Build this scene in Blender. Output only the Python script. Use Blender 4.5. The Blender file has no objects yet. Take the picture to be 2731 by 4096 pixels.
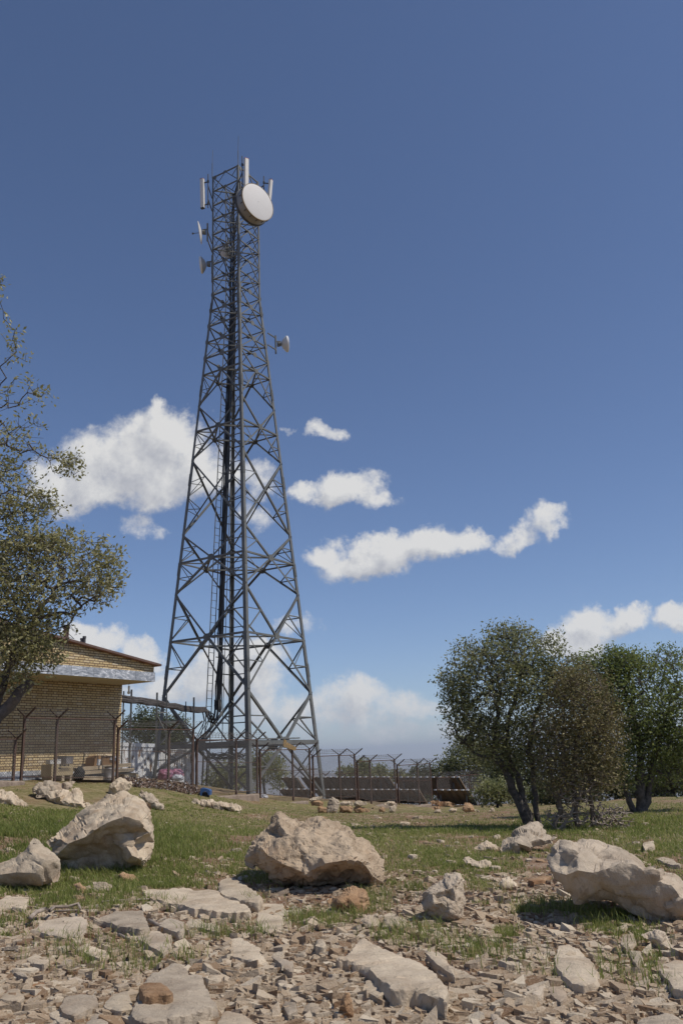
import bpy, bmesh, math, random
import numpy as np
from mathutils import Vector, Matrix, noise as mnoise
from mathutils.geometry import delaunay_2d_cdt

rad = math.radians
scene = bpy.context.scene
COL = scene.collection

# ------------------------------------------------------------------ camera
EYE = 1.55
F_PX, PITCH, ROLL = 3423.0, rad(16.05), rad(-2.333)
PW, PH = 2731, 4096
cam_data = bpy.data.cameras.new('camera')
cam = bpy.data.objects.new('camera', cam_data)
COL.objects.link(cam)
cam_data.sensor_fit = 'VERTICAL'
cam_data.sensor_height = 24.0
cam_data.lens = 24.0 * F_PX / PH
cam_data.clip_start = 0.05
cam_data.clip_end = 60000
cam.location = (0, 0, EYE)
cam.rotation_euler = (Matrix.Rotation(rad(90) + PITCH, 3, 'X') @ Matrix.Rotation(ROLL, 3, 'Z')).to_euler()
scene.camera = cam

# ------------------------------------------------------------------ sun + sky
SUN_AZ, SUN_EL = rad(106), rad(55)          # azimuth clockwise from the view direction (+Y)
sun_vec = Vector((math.sin(SUN_AZ) * math.cos(SUN_EL), math.cos(SUN_AZ) * math.cos(SUN_EL), math.sin(SUN_EL)))
sd = bpy.data.lights.new('sun', 'SUN')
sd.energy = 3.7
sd.angle = rad(0.53)
sd.color = (1.0, 0.945, 0.87)
sun = bpy.data.objects.new('sun', sd)
COL.objects.link(sun)
sun.rotation_euler = sun_vec.to_track_quat('Z', 'Y').to_euler()

scene.view_settings.view_transform = 'Standard'
scene.view_settings.look = 'None'
scene.view_settings.gamma = 1.0
scene.view_settings.exposure = 0.0
scene.view_settings.use_curve_mapping = False


def px_ray(px, py):
    """direction from the camera's place through a point of the photograph (not normalised)"""
    a, b = px - PW / 2, py - PH / 2
    c, s = math.cos(ROLL), math.sin(ROLL)
    u = c * a + s * b
    v = -s * a + c * b
    return Vector((u, F_PX * math.cos(PITCH) + v * math.sin(PITCH), F_PX * math.sin(PITCH) - v * math.cos(PITCH)))


def at_depth(px, py, Y):
    d = px_ray(px, py)
    return d * (Y / d.y) + Vector((0, 0, EYE))


def at_height(px, py, z):
    d = px_ray(px, py)
    return d * ((z - EYE) / d.z) + Vector((0, 0, EYE))


AX_A = Vector((0.521, 0.8535, 0))           # the compound's long direction, away to the right
AX_N = Vector((0.8535, -0.521, 0))          # square to it, towards the viewer


def on_line(px, py, P):
    """point on the vertical plane through P along AX_A"""
    d = px_ray(px, py)
    t = P.dot(AX_N) / d.dot(AX_N)
    return d * t + Vector((0, 0, EYE))


# node helpers -------------------------------------------------------
class NT:
    def __init__(self, nt):
        self.nt = nt
        self.n = nt.nodes
        self.l = nt.links

    def add(self, kind, **kw):
        nd = self.n.new(kind)
        for k, v in kw.items():
            setattr(nd, k, v)
        return nd

    def link(self, a, b):
        self.l.new(a, b)

    def val(self, sock, v):
        if hasattr(v, 'is_linked') or isinstance(v, bpy.types.NodeSocket):
            self.l.new(v, sock)
        else:
            sock.default_value = v

    def math(self, op, a, b=None, c=None, clamp=False):
        nd = self.n.new('ShaderNodeMath')
        nd.operation = op
        nd.use_clamp = clamp
        self.val(nd.inputs[0], a)
        if b is not None:
            self.val(nd.inputs[1], b)
        if c is not None:
            self.val(nd.inputs[2], c)
        return nd.outputs[0]

    def vmath(self, op, a, b=None, scale=None):
        nd = self.n.new('ShaderNodeVectorMath')
        nd.operation = op
        self.val(nd.inputs[0], a)
        if b is not None:
            self.val(nd.inputs[1], b)
        if scale is not None:
            self.val(nd.inputs['Scale'], scale)
        return nd.outputs['Value'] if op in ('DOT_PRODUCT', 'LENGTH', 'DISTANCE') else nd.outputs['Vector']

    def noise(self, vec, scale, detail=5, rough=0.55, dist=0.0, out='Fac'):
        nd = self.n.new('ShaderNodeTexNoise')
        nd.inputs['Scale'].default_value = scale
        nd.inputs['Detail'].default_value = detail
        nd.inputs['Roughness'].default_value = rough
        nd.inputs['Distortion'].default_value = dist
        if vec is not None:
            self.l.new(vec, nd.inputs['Vector'])
        return nd.outputs[out]

    def ramp(self, fac, stops):
        nd = self.n.new('ShaderNodeValToRGB')
        cr = nd.color_ramp
        while len(cr.elements) > 1:
            cr.elements.remove(cr.elements[-1])
        first = True
        for p, c in stops:
            c4 = (c[0], c[1], c[2], 1) if not isinstance(c, (int, float)) else (c, c, c, 1)
            if first:
                cr.elements[0].position = p
                cr.elements[0].color = c4
                first = False
            else:
                e = cr.elements.new(p)
                e.color = c4
        self.l.new(fac, nd.inputs[0])
        return nd.outputs[0]

    def mix(self, fac, a, b, mode='MIX'):
        nd = self.n.new('ShaderNodeMix')
        nd.data_type = 'RGBA'
        nd.blend_type = mode
        self.val(nd.inputs[0], fac)
        for s, v in ((nd.inputs[6], a), (nd.inputs[7], b)):
            if isinstance(v, bpy.types.NodeSocket):
                self.l.new(v, s)
            else:
                s.default_value = (v[0], v[1], v[2], 1)
        return nd.outputs[2]

    def smooth(self, v, lo, hi):
        nd = self.n.new('ShaderNodeMapRange')
        nd.interpolation_type = 'SMOOTHSTEP'
        self.val(nd.inputs[0], v)
        nd.inputs[1].default_value = lo
        nd.inputs[2].default_value = hi
        return nd.outputs[0]


# ------------------------------------------------------------------ world: Nishita sky with clouds of the sky's own
world = bpy.data.worlds.new('World')
scene.world = world
world.use_nodes = True
world.node_tree.nodes.clear()
W = NT(world.node_tree)
wout = W.add('ShaderNodeOutputWorld')
sky = W.add('ShaderNodeTexSky')
sky.sky_type = 'NISHITA'
sky.sun_disc = False
sky.sun_elevation = SUN_EL
sky.sun_rotation = SUN_AZ
sky.altitude = 1900
sky.air_density = 1.0
sky.dust_density = 1.1
sky.ozone_density = 2.6
tc = W.add('ShaderNodeTexCoord')
direction = W.vmath('NORMALIZE', tc.outputs['Generated'])
# (photo x, photo y, half width, half height, turn in degrees, weight): where each puff stands in the sky
PUFFS = [
    (560, 1860, 330, 170, 12, 1.0), (640, 1740, 130, 110, 0, 1.0), (330, 1945, 210, 100, 0, 1.0), (745, 1850, 150, 105, 8, .9), (640, 1655, 45, 50, 0, .85),
    (240, 1990, 150, 90, 10, .9), (820, 1900, 120, 80, 0, .85),
    (985, 1900, 90, 75, 0, .55), (1010, 2060, 70, 50, 0, .35),
    (1290, 1730, 75, 34, 20, .62), (1150, 1748, 34, 16, 0, .4),
    (1190, 1945, 75, 45, 0, .7), (1400, 1950, 160, 72, 5, .95), (1500, 2005, 95, 45, 0, .62),
    (1285, 2205, 105, 62, 0, .9), (1500, 2240, 260, 75, 6, 1.0), (1720, 2190, 150, 72, 12, .98), (1860, 2150, 90, 62, 0, .85),
    (2060, 2165, 110, 48, 12, .6), (2200, 2085, 105, 50, 22, .68),
    (2400, 2500, 190, 85, 12, 1.0), (2510, 2450, 105, 65, 0, 1.0), (2300, 2570, 150, 70, 0, .9), (2720, 2490, 85, 60, 0, .95),
    (950, 2690, 205, 115, 0, .85), (1080, 2620, 100, 60, 0, .7), (820, 2720, 120, 80, 0, .75),
    (390, 2590, 130, 70, -8, .95), (560, 2630, 110, 58, -8, .85), (650, 2770, 260, 75, 0, .6),
    (1400, 2760, 200, 50, 0, .66), (1620, 2800, 190, 48, 0, .6), (1250, 2830, 420, 80, 0, .55), (1500, 2900, 420, 60, 0, .42),
    (1200, 2510, 80, 36, 0, .36), (525, 2110, 46, 60, -30, .4), (605, 2125, 42, 30, 0, .34),
]


def cloud_density(dirsock):
    warp = W.noise(dirsock, 9.0, 6, 0.62, out='Color')
    warp = W.vmath('SUBTRACT', warp, (0.5, 0.5, 0.5))
    warp = W.vmath('SCALE', warp, scale=0.085)
    warp2 = W.noise(dirsock, 34.0, 4, 0.6, out='Color')
    warp2 = W.vmath('SCALE', W.vmath('SUBTRACT', warp2, (0.5, 0.5, 0.5)), scale=0.022)
    p = W.vmath('ADD', W.vmath('ADD', dirsock, warp), warp2)
    total = None
    for (cx, cy, hw, hh, turn, wgt) in PUFFS:
        c = px_ray(cx, cy).normalized()
        k = 1.0 / px_ray(cx, cy).length
        right = Vector((c.y, -c.x, 0)).normalized()
        up = right.cross(c).normalized()
        t = rad(turn - 2)
        r2 = right * math.cos(t) + up * math.sin(t)
        u2 = -right * math.sin(t) + up * math.cos(t)
        dp = W.vmath('SUBTRACT', p, tuple(c))
        x = W.vmath('DOT_PRODUCT', dp, tuple(r2 / (hw * k * 1.18)))
        y = W.vmath('DOT_PRODUCT', dp, tuple(u2 / (hh * k * 1.18)))
        q = W.math('ADD', W.math('MULTIPLY', x, x), W.math('MULTIPLY', y, y))
        d = W.math('MULTIPLY_ADD', q, -wgt, wgt)
        total = d if total is None else W.math('SMOOTH_MAX', total, d, 0.25)
    fb = W.noise(dirsock, 26.0, 8, 0.66)
    total = W.math('ADD', total, W.math('MULTIPLY_ADD', fb, 1.9, -1.03))
    return total


dens = cloud_density(direction)
light_dir = W.vmath('NORMALIZE', W.vmath('ADD', direction, (0.012, 0.0, 0.02)))
dens_up = cloud_density(light_dir)
alpha = W.smooth(dens, -0.1, 0.66)
body = W.math('MULTIPLY_ADD', dens_up, -0.36, 0.93)
rim = W.math('MULTIPLY', W.math('SUBTRACT', dens, dens_up), 0.55)
lit = W.math('ADD', body, rim, clamp=True)
ccol = W.ramp(lit, [(0.0, (0.47, 0.49, 0.55)), (0.45, (0.66, 0.67, 0.71)), (0.8, (0.86, 0.86, 0.86)), (1.0, (0.97, 0.96, 0.94))])
bg_sky = W.add('ShaderNodeBackground')
bg_sky.inputs['Strength'].default_value = 0.098
W.link(W.mix(1.0, sky.outputs['Color'], (0.98, 0.985, 1.075), 'MULTIPLY'), bg_sky.inputs['Color'])
bg_cl = W.add('ShaderNodeBackground')
bg_cl.inputs['Strength'].default_value = 0.78
W.link(ccol, bg_cl.inputs['Color'])
mx = W.add('ShaderNodeMixShader')
W.link(W.math('MULTIPLY', alpha, 0.94), mx.inputs[0])
W.link(bg_sky.outputs[0], mx.inputs[1])
W.link(bg_cl.outputs[0], mx.inputs[2])
W.link(mx.outputs[0], wout.inputs['Surface'])
world.cycles.sampling_method = 'MANUAL'
world.cycles.sample_map_resolution = 512
scene.cycles.max_bounces = 6
scene.cycles.transparent_max_bounces = 12
scene.cycles.use_denoising = True


# ------------------------------------------------------------------ object helpers
def tag(o, label=None, cat=None, group=None, kind=None):
    if label: o['label'] = label
    if cat: o['category'] = cat
    if group: o['group'] = group
    if kind: o['kind'] = kind
    return o


def empty(name, loc=(0, 0, 0), rz=0.0):
    o = bpy.data.objects.new(name, None)
    COL.objects.link(o)
    o.location = loc
    o.rotation_euler = (0, 0, rz)
    o.empty_display_size = 0.2
    return o


def mesh_obj(name, verts, faces, material, parent=None, smooth=False, sharp=None, loc=None, colors=None):
    me = bpy.data.meshes.new(name)
    if isinstance(verts, np.ndarray) and isinstance(faces, np.ndarray):
        nv, (nf, k) = len(verts), faces.shape
        me.vertices.add(nv)
        me.vertices.foreach_set('co', verts.astype(np.float32).ravel())
        me.loops.add(nf * k)
        me.loops.foreach_set('vertex_index', faces.astype(np.int32).ravel())
        me.polygons.add(nf)
        me.polygons.foreach_set('loop_start', np.arange(0, nf * k, k, dtype=np.int32))
        me.polygons.foreach_set('use_smooth', np.zeros(nf, bool))
        me.update(calc_edges=True)
        me.validate()
    else:
        me.from_pydata([tuple(v) for v in verts], [], [tuple(f) for f in faces])
        me.update()
    if colors is not None:
        at = me.attributes.new('tint', 'FLOAT', 'POINT')
        at.data.foreach_set('value', np.asarray(colors, np.float32))
    if smooth:
        me.polygons.foreach_set('use_smooth', [True] * len(me.polygons))
        if sharp:
            me.set_sharp_from_angle(angle=rad(sharp))
    if material:
        me.materials.append(material)
    o = bpy.data.objects.new(name, me)
    COL.objects.link(o)
    if parent: o.parent = parent
    if loc is not None: o.location = loc
    return o


class MB:
    """collects shapes that become ONE mesh"""
    def __init__(self):
        self.v, self.f = [], []

    def raw(self, vs, fs):
        b = len(self.v)
        self.v += [Vector(p) for p in vs]
        self.f += [tuple(i + b for i in f) for f in fs]

    def box(self, c, s, rot=None):
        c = Vector(c)
        hx, hy, hz = s[0] / 2, s[1] / 2, s[2] / 2
        vs = [Vector((x, y, z)) for z in (-hz, hz) for x, y in ((-hx, -hy), (hx, -hy), (hx, hy), (-hx, hy))]
        if rot is not None:
            vs = [rot @ v for v in vs]
        self.raw([v + c for v in vs], [(3, 2, 1, 0), (4, 5, 6, 7), (0, 1, 5, 4), (1, 2, 6, 5), (2, 3, 7, 6), (3, 0, 4, 7)])

    def beam(self, p, q, du, dv, u0, u1, v0, v1):
        """bar from p to q whose section spans u0..u1 along du and v0..v1 along dv"""
        p, q = Vector(p), Vector(q)
        vs = []
        for e in (p, q):
            for a, b in ((u0, v0), (u1, v0), (u1, v1), (u0, v1)):
                vs.append(e + du * a + dv * b)
        self.raw(vs, [(3, 2, 1, 0), (4, 5, 6, 7), (0, 1, 5, 4), (1, 2, 6, 5), (2, 3, 7, 6), (3, 0, 4, 7)])

    def angle(self, p, q, du, dv, w, t):
        self.beam(p, q, du, dv, 0, w, 0, t)
        self.beam(p, q, du, dv, 0, t, t, w)

    def bar(self, p, q, w, h=None, up=(0, 0, 1)):
        p, q = Vector(p), Vector(q)
        h = h or w
        d = (q - p).normalized()
        upv = Vector(up)
        if abs(d.dot(upv)) > 0.97: upv = Vector((1, 0, 0))
        du = d.cross(upv).normalized()
        dv = du.cross(d).normalized()
        self.beam(p, q, du, dv, -w / 2, w / 2, -h / 2, h / 2)

    def tube(self, pts, r, sides=8, caps=True):
        pts = [Vector(p) for p in pts]
        rs = r if isinstance(r, (list, tuple)) else [r] * len(pts)
        base = len(self.v)
        n = len(pts)
        ref = None
        for i, p in enumerate(pts):
            d = (pts[min(i + 1, n - 1)] - pts[max(i - 1, 0)])
            d = d.normalized() if d.length > 1e-9 else Vector((0, 0, 1))
            if ref is None:
                ref = Vector((1, 0, 0)) if abs(d.x) < 0.8 else Vector((0, 1, 0))
            u = (ref - d * ref.dot(d)).normalized()
            ref = u
            w = d.cross(u)
            for k in range(sides):
                a = 2 * math.pi * k / sides
                self.v.append(p + (u * math.cos(a) + w * math.sin(a)) * rs[i])
        for i in range(n - 1):
            for k in range(sides):
                a, b = base + i * sides + k, base + i * sides + (k + 1) % sides
                self.f.append((a, b, b + sides, a + sides))
        if caps:
            self.f.append(tuple(base + k for k in reversed(range(sides))))
            self.f.append(tuple(base + (n - 1) * sides + k for k in range(sides)))

    def lathe(self, origin, axis, prof, sides=32, close=False):
        """profile of (distance along axis, radius)"""
        o, ax = Vector(origin), Vector(axis).normalized()
        ref = Vector((0, 0, 1)) if abs(ax.z) < 0.9 else Vector((1, 0, 0))
        u = (ref - ax * ref.dot(ax)).normalized()
        w = ax.cross(u)
        base = len(self.v)
        for (h, r) in prof:
            for k in range(sides):
                a = 2 * math.pi * k / sides
                self.v.append(o + ax * h + (u * math.cos(a) + w * math.sin(a)) * max(r, 1e-4))
        for i in range(len(prof) - 1):
            for k in range(sides):
                a, b = base + i * sides + k, base + i * sides + (k + 1) % sides
                self.f.append((a, b, b + sides, a + sides))
        if close:
            self.f.append(tuple(base + k for k in reversed(range(sides))))
            m = base + (len(prof) - 1) * sides
            self.f.append(tuple(m + k for k in range(sides)))

    def build(self, name, material, parent=None, smooth=False, sharp=None, loc=None):
        return mesh_obj(name, self.v, self.f, material, parent, smooth, sharp, loc)


# ------------------------------------------------------------------ materials
def new_mat(name):
    m = bpy.data.materials.new(name)
    m.use_nodes = True
    m.node_tree.nodes.clear()
    t = NT(m.node_tree)
    out = t.add('ShaderNodeOutputMaterial')
    b = t.add('ShaderNodeBsdfPrincipled')
    t.link(b.outputs[0], out.inputs['Surface'])
    return m, t, b


def bump(t, b, height, strength, dist=0.02):
    nd = t.add('ShaderNodeBump')
    nd.inputs['Strength'].default_value = strength
    nd.inputs['Distance'].default_value = dist
    t.link(height, nd.inputs['Height'])
    t.link(nd.outputs[0], b.inputs['Normal'])


def simple_mat(name, c1, c2=None, scale=3.0, rough=0.7, metal=0.0, bmp=0.0, bscale=30.0, detail=6, world_space=False):
    m, t, b = new_mat(name)
    tcn = t.add('ShaderNodeTexCoord')
    if world_space:
        g = t.add('ShaderNodeNewGeometry')
        vec = g.outputs['Position']
    else:
        vec = tcn.outputs['Object']
    c2 = c2 or c1
    f = t.noise(vec, scale, detail, 0.65)
    col = t.ramp(f, [(0.3, c1), (0.7, c2)])
    t.link(col, b.inputs['Base Color'])
    b.inputs['Roughness'].default_value = rough
    b.inputs['Metallic'].default_value = metal
    if bmp:
        bump(t, b, t.noise(vec, bscale, 5, 0.6), bmp)
    return m


M = {}
M['steel'] = simple_mat('galvanised_steel', (0.085, 0.088, 0.083), (0.165, 0.165, 0.152), 1.3, 0.65, 0.0, detail=8)
M['rusty_gusset'] = simple_mat('rusty_gusset', (0.13, 0.085, 0.05), (0.2, 0.14, 0.08), 6, 0.8)
M['cable'] = simple_mat('black_cable', (0.012, 0.012, 0.013), (0.03, 0.03, 0.032), 2, 0.45)
M['tray'] = simple_mat('weathered_cable_wrap', (0.03, 0.026, 0.024), (0.1, 0.085, 0.075), 6, 0.8, 0, 0.6, 40)
M['white_metal'] = simple_mat('white_painted_metal', (0.6, 0.6, 0.59), (0.7, 0.7, 0.69), 2, 0.45)
M['cream_panel'] = simple_mat('cream_antenna_shell', (0.62, 0.59, 0.53), (0.7, 0.67, 0.6), 3, 0.5)
M['radome'] = simple_mat('radome_sheet', (0.55, 0.53, 0.5), (0.6, 0.585, 0.56), 1.2, 0.6)
M['drum'] = simple_mat('drum_shroud', (0.2, 0.2, 0.2), (0.3, 0.29, 0.27), 1.5, 0.5, 0.2)
M['ochre'] = simple_mat('ochre_rim', (0.16, 0.11, 0.05), (0.3, 0.23, 0.13), 8, 0.7)
M['red_cap'] = simple_mat('red_end_cap', (0.3, 0.06, 0.04), (0.36, 0.09, 0.06), 4, 0.6)
M['dark'] = simple_mat('dark_bracket', (0.04, 0.04, 0.042), (0.09, 0.09, 0.09), 5, 0.6, 0.3)
M['rust_post'] = simple_mat('rusty_post', (0.06, 0.036, 0.027), (0.125, 0.072, 0.05), 9, 0.85, 0, 0.4, 60)
M['wire'] = simple_mat('fence_wire', (0.13, 0.115, 0.1), (0.24, 0.22, 0.2), 2, 0.6, 0.3)
M['white_sheet'] = None
M['concrete'] = simple_mat('rough_concrete', (0.17, 0.125, 0.09), (0.32, 0.25, 0.19), 5, 0.95, 0, 0.9, 35)
M['soffit'] = simple_mat('soffit_plaster', (0.5, 0.42, 0.28), (0.58, 0.5, 0.35), 1.5, 0.8)
M['roof'] = simple_mat('roof_sheet', (0.2, 0.085, 0.055), (0.33, 0.16, 0.1), 4, 0.7)
M['roof_under'] = simple_mat('roof_underside', (0.1, 0.06, 0.045), (0.15, 0.09, 0.07), 4, 0.8)
M['wood'] = simple_mat('pale_timber', (0.36, 0.27, 0.17), (0.6, 0.49, 0.34), 3, 0.8)
M['carton'] = simple_mat('brown_carton', (0.24, 0.13, 0.055), (0.33, 0.19, 0.09), 3, 0.85)
M['plywood'] = simple_mat('plywood_crate', (0.42, 0.32, 0.18), (0.52, 0.41, 0.25), 3, 0.8)
M['pink_bag'] = simple_mat('pink_plastic', (0.26, 0.05, 0.1), (0.58, 0.3, 0.38), 7, 0.35, 0, 0.5, 14)
M['grey_bag'] = simple_mat('pale_plastic', (0.45, 0.45, 0.48), (0.75, 0.75, 0.77), 8, 0.35, 0, 0.6, 18)
M['blue'] = simple_mat('blue_paint', (0.025, 0.075, 0.2), (0.06, 0.13, 0.3), 3, 0.45)
M['tan_foam'] = simple_mat('tan_board', (0.5, 0.31, 0.12), (0.62, 0.42, 0.2), 6, 0.85, 0, 0.4, 30)
M['black'] = simple_mat('black_rubber', (0.012, 0.012, 0.012), (0.03, 0.03, 0.03), 5, 0.8)
M['panel_back'] = simple_mat('panel_back', (0.17, 0.125, 0.088), (0.24, 0.18, 0.125), 2, 0.7)
M['glass_blue'] = simple_mat('panel_cells', (0.01, 0.015, 0.035), (0.015, 0.02, 0.05), 3, 0.15)
M['red_rust'] = simple_mat('old_tin', (0.2, 0.17, 0.16), (0.4, 0.38, 0.37), 8, 0.5, 0.3, 0.4, 20)
M['bulb'] = simple_mat('bulb_glass', (0.6, 0.55, 0.45), (0.7, 0.65, 0.55), 3, 0.2)
M['paper'] = simple_mat('white_paper', (0.6, 0.58, 0.55), (0.7, 0.68, 0.65), 3, 0.8)
M['ink'] = simple_mat('black_print', (0.03, 0.03, 0.03), (0.06, 0.05, 0.05), 3, 0.8)


def rock_mat(name, c_dark, c_light, c_rust, pits=0.0, rust=0.45, scl=1.0):
    m, t, b = new_mat(name)
    g = t.add('ShaderNodeNewGeometry')
    oi = t.add('ShaderNodeObjectInfo')
    off = t.math('MULTIPLY', oi.outputs['Random'], 17.0)
    comb = t.add('ShaderNodeCombineXYZ')
    for k in range(3): t.link(off, comb.inputs[k])
    v = t.vmath('ADD', g.outputs['Position'], comb.outputs[0])
    f1 = t.noise(v, 2.2 * scl, 8, 0.68)
    col = t.ramp(f1, [(0.3, c_dark), (0.55, c_light), (0.75, tuple(min(1, c * 1.12) for c in c_light))])
    f2 = t.noise(v, 1.3 * scl, 6, 0.7, 0.6)
    col = t.mix(t.math('MULTIPLY', t.smooth(f2, 0.52, 0.72), rust), col, c_rust)
    f3 = t.noise(v, 22 * scl, 5, 0.7)
    col = t.mix(t.math('MULTIPLY', t.smooth(f3, 0.58, 0.75), .6), col, tuple(c * 0.8 for c in c_dark), 'MIX')
    f4 = t.noise(v, 3.6 * scl, 9, 0.75, 0.8)
    col = t.mix(t.math('MULTIPLY', t.smooth(f4, 0.56, 0.68), 0.5), col, tuple(c * .5 for c in c_dark))
    f5 = t.noise(v, 7 * scl, 9, 0.75)
    col = t.mix(t.math('MULTIPLY', t.smooth(f5, 0.6, 0.68), 0.45), col, tuple(min(1, c * 1.3) for c in c_light))
    # every stone a little different
    tint = t.math('MULTIPLY_ADD', oi.outputs['Random'], 0.3, 0.85)
    hv = t.add('ShaderNodeHueSaturation')
    t.link(tint, hv.inputs['Value'])
    t.link(col, hv.inputs['Color'])
    t.link(hv.outputs[0], b.inputs['Base Color'])
    b.inputs['Roughness'].default_value = 0.92
    b.inputs['Specular IOR Level'].default_value = 0.25
    n1 = t.noise(v, 9 * scl, 8, 0.7)
    n2 = t.noise(v, 55 * scl, 5, 0.65)
    cr = t.add('ShaderNodeTexVoronoi')
    cr.feature = 'DISTANCE_TO_EDGE'
    cr.inputs['Scale'].default_value = 3.2 * scl
    t.link(t.vmath('ADD', v, t.vmath('SCALE', t.noise(v, 5, 5, 0.7, out='Color'), scale=0.5)), cr.inputs['Vector'])
    h = t.math('ADD', n1, t.math('MULTIPLY', n2, 0.45))
    h = t.math('ADD', h, t.math('MULTIPLY', t.smooth(cr.outputs['Distance'], 0.0, 0.04), 0.12))
    if pits:
        vo = t.add('ShaderNodeTexVoronoi')
        vo.inputs['Scale'].default_value = 9.0
        wv = t.vmath('ADD', v, t.vmath('SCALE', t.noise(v, 6, 3, 0.6, out='Color'), scale=0.25))
        t.link(wv, vo.inputs['Vector'])
        h = t.math('ADD', h, t.math('MULTIPLY', t.smooth(vo.outputs['Distance'], 0.0, 0.45), pits))
    bump(t, b, h, 0.7, 0.04)
    return m


M['rock'] = rock_mat('limestone', (0.34, 0.25, 0.165), (0.56, 0.46, 0.335), (0.33, 0.2, 0.11), 0.0, 0.7)
M['rock_pit'] = rock_mat('pitted_limestone', (0.23, 0.165, 0.105), (0.42, 0.325, 0.225), (0.33, 0.19, 0.1), 1.0, 0.55)
M['rock_grey'] = rock_mat('grey_limestone', (0.3, 0.235, 0.17), (0.48, 0.395, 0.295), (0.34, 0.21, 0.12), 0.0, 0.3)
M['rock_orange'] = rock_mat('rusty_limestone', (0.25, 0.14, 0.07), (0.4, 0.26, 0.15), (0.27, 0.12, 0.05), 0.0, 0.8)
M['slab'] = rock_mat('pale_slab', (0.37, 0.285, 0.2), (0.56, 0.46, 0.335), (0.38, 0.24, 0.135), 0.0, 0.3)


def tint_mat(name, stops, rough=0.6, translucent=0.0, spec=0.3, grain=False):
    """colour from the per-vertex value 'tint' (one value per leaf, blade or shard)"""
    m, t, b = new_mat(name)
    at = t.add('ShaderNodeAttribute')
    at.attribute_name = 'tint'
    col = t.ramp(at.outputs['Fac'], stops)
    if grain:
        gp = t.add('ShaderNodeNewGeometry').outputs['Position']
        g1 = t.noise(gp, 14, 8, 0.72)
        g2 = t.noise(gp, 60, 5, 0.65)
        col = t.mix(t.math('MULTIPLY', t.smooth(g1, 0.48, 0.72), 0.5), col, (0.29, 0.19, 0.115))
        col = t.mix(t.math('MULTIPLY', t.smooth(g2, 0.52, 0.7), 0.4), col, (0.66, 0.56, 0.42))
        bump(t, b, t.math('ADD', g1, t.math('MULTIPLY', g2, .5)), 0.8, 0.03)
    t.link(col, b.inputs['Base Color'])
    b.inputs['Roughness'].default_value = rough
    b.inputs['Specular IOR Level'].default_value = spec
    if translucent:
        out = [n for n in t.n if n.type == 'OUTPUT_MATERIAL'][0]
        tr = t.add('ShaderNodeBsdfTranslucent')
        t.link(col, tr.inputs['Color'])
        mxs = t.add('ShaderNodeMixShader')
        mxs.inputs[0].default_value = translucent
        t.link(b.outputs[0], mxs.inputs[1])
        t.link(tr.outputs[0], mxs.inputs[2])
        t.link(mxs.outputs[0], out.inputs['Surface'])
    return m


M['leaf_olive'] = tint_mat('olive_oak_leaf', [(0, (0.13, 0.132, 0.045)), (0.45, (0.28, 0.268, 0.105)), (0.75, (0.4, 0.37, 0.17)), (1, (0.58, 0.56, 0.4))], 0.5, 0.48, 0.4)
M['leaf_grey'] = tint_mat('grey_green_leaf', [(0, (0.13, 0.145, 0.055)), (0.5, (0.26, 0.268, 0.112)), (0.85, (0.39, 0.375, 0.19)), (1, (0.58, 0.56, 0.42))], 0.5, 0.5, 0.4)
M['leaf_green'] = tint_mat('fresh_green_leaf', [(0, (0.11, 0.13, 0.034)), (0.5, (0.225, 0.265, 0.075)), (0.9, (0.34, 0.37, 0.13)), (1, (0.5, 0.52, 0.32))], 0.5, 0.5, 0.4)
M['brown_twig'] = simple_mat('brown_twig', (0.09, 0.07, 0.05), (0.24, 0.19, 0.14), 9, 0.9, world_space=True)
M['leaf_brown'] = tint_mat('withered_leaf', [(0, (0.1, 0.085, 0.03)), (0.5, (0.21, 0.18, 0.068)), (1, (0.36, 0.3, 0.16))], 0.6, 0.2, 0.3)
M['leaf_dark'] = tint_mat('dark_bush_leaf', [(0, (0.04, 0.052, 0.02)), (0.6, (0.1, 0.115, 0.045)), (1, (0.2, 0.2, 0.1))], 0.55, 0.2, 0.3)
M['bark'] = simple_mat('grey_bark', (0.035, 0.029, 0.025), (0.17, 0.145, 0.125), 9, 0.95, 0, 1.0, 28, detail=8, world_space=True)
M['twig'] = simple_mat('bleached_twig', (0.2, 0.155, 0.12), (0.42, 0.35, 0.28), 9, 0.85, world_space=True)
M['grass'] = tint_mat('meadow_grass', [(0, (0.12, 0.15, 0.036)), (0.4, (0.24, 0.285, 0.074)), (0.7, (0.37, 0.37, 0.125)), (0.9, (0.52, 0.44, 0.23)), (1, (0.6, 0.51, 0.33))], 0.6, 0.5, 0.25)
M['gravel'] = tint_mat('limestone_shards', [(0, (0.15, 0.082, 0.043)), (0.16, (0.28, 0.185, 0.11)), (0.4, (0.385, 0.29, 0.195)), (0.72, (0.5, 0.4, 0.285)), (1, (0.62, 0.53, 0.4))], 0.92, 0, 0.2, True)

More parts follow.
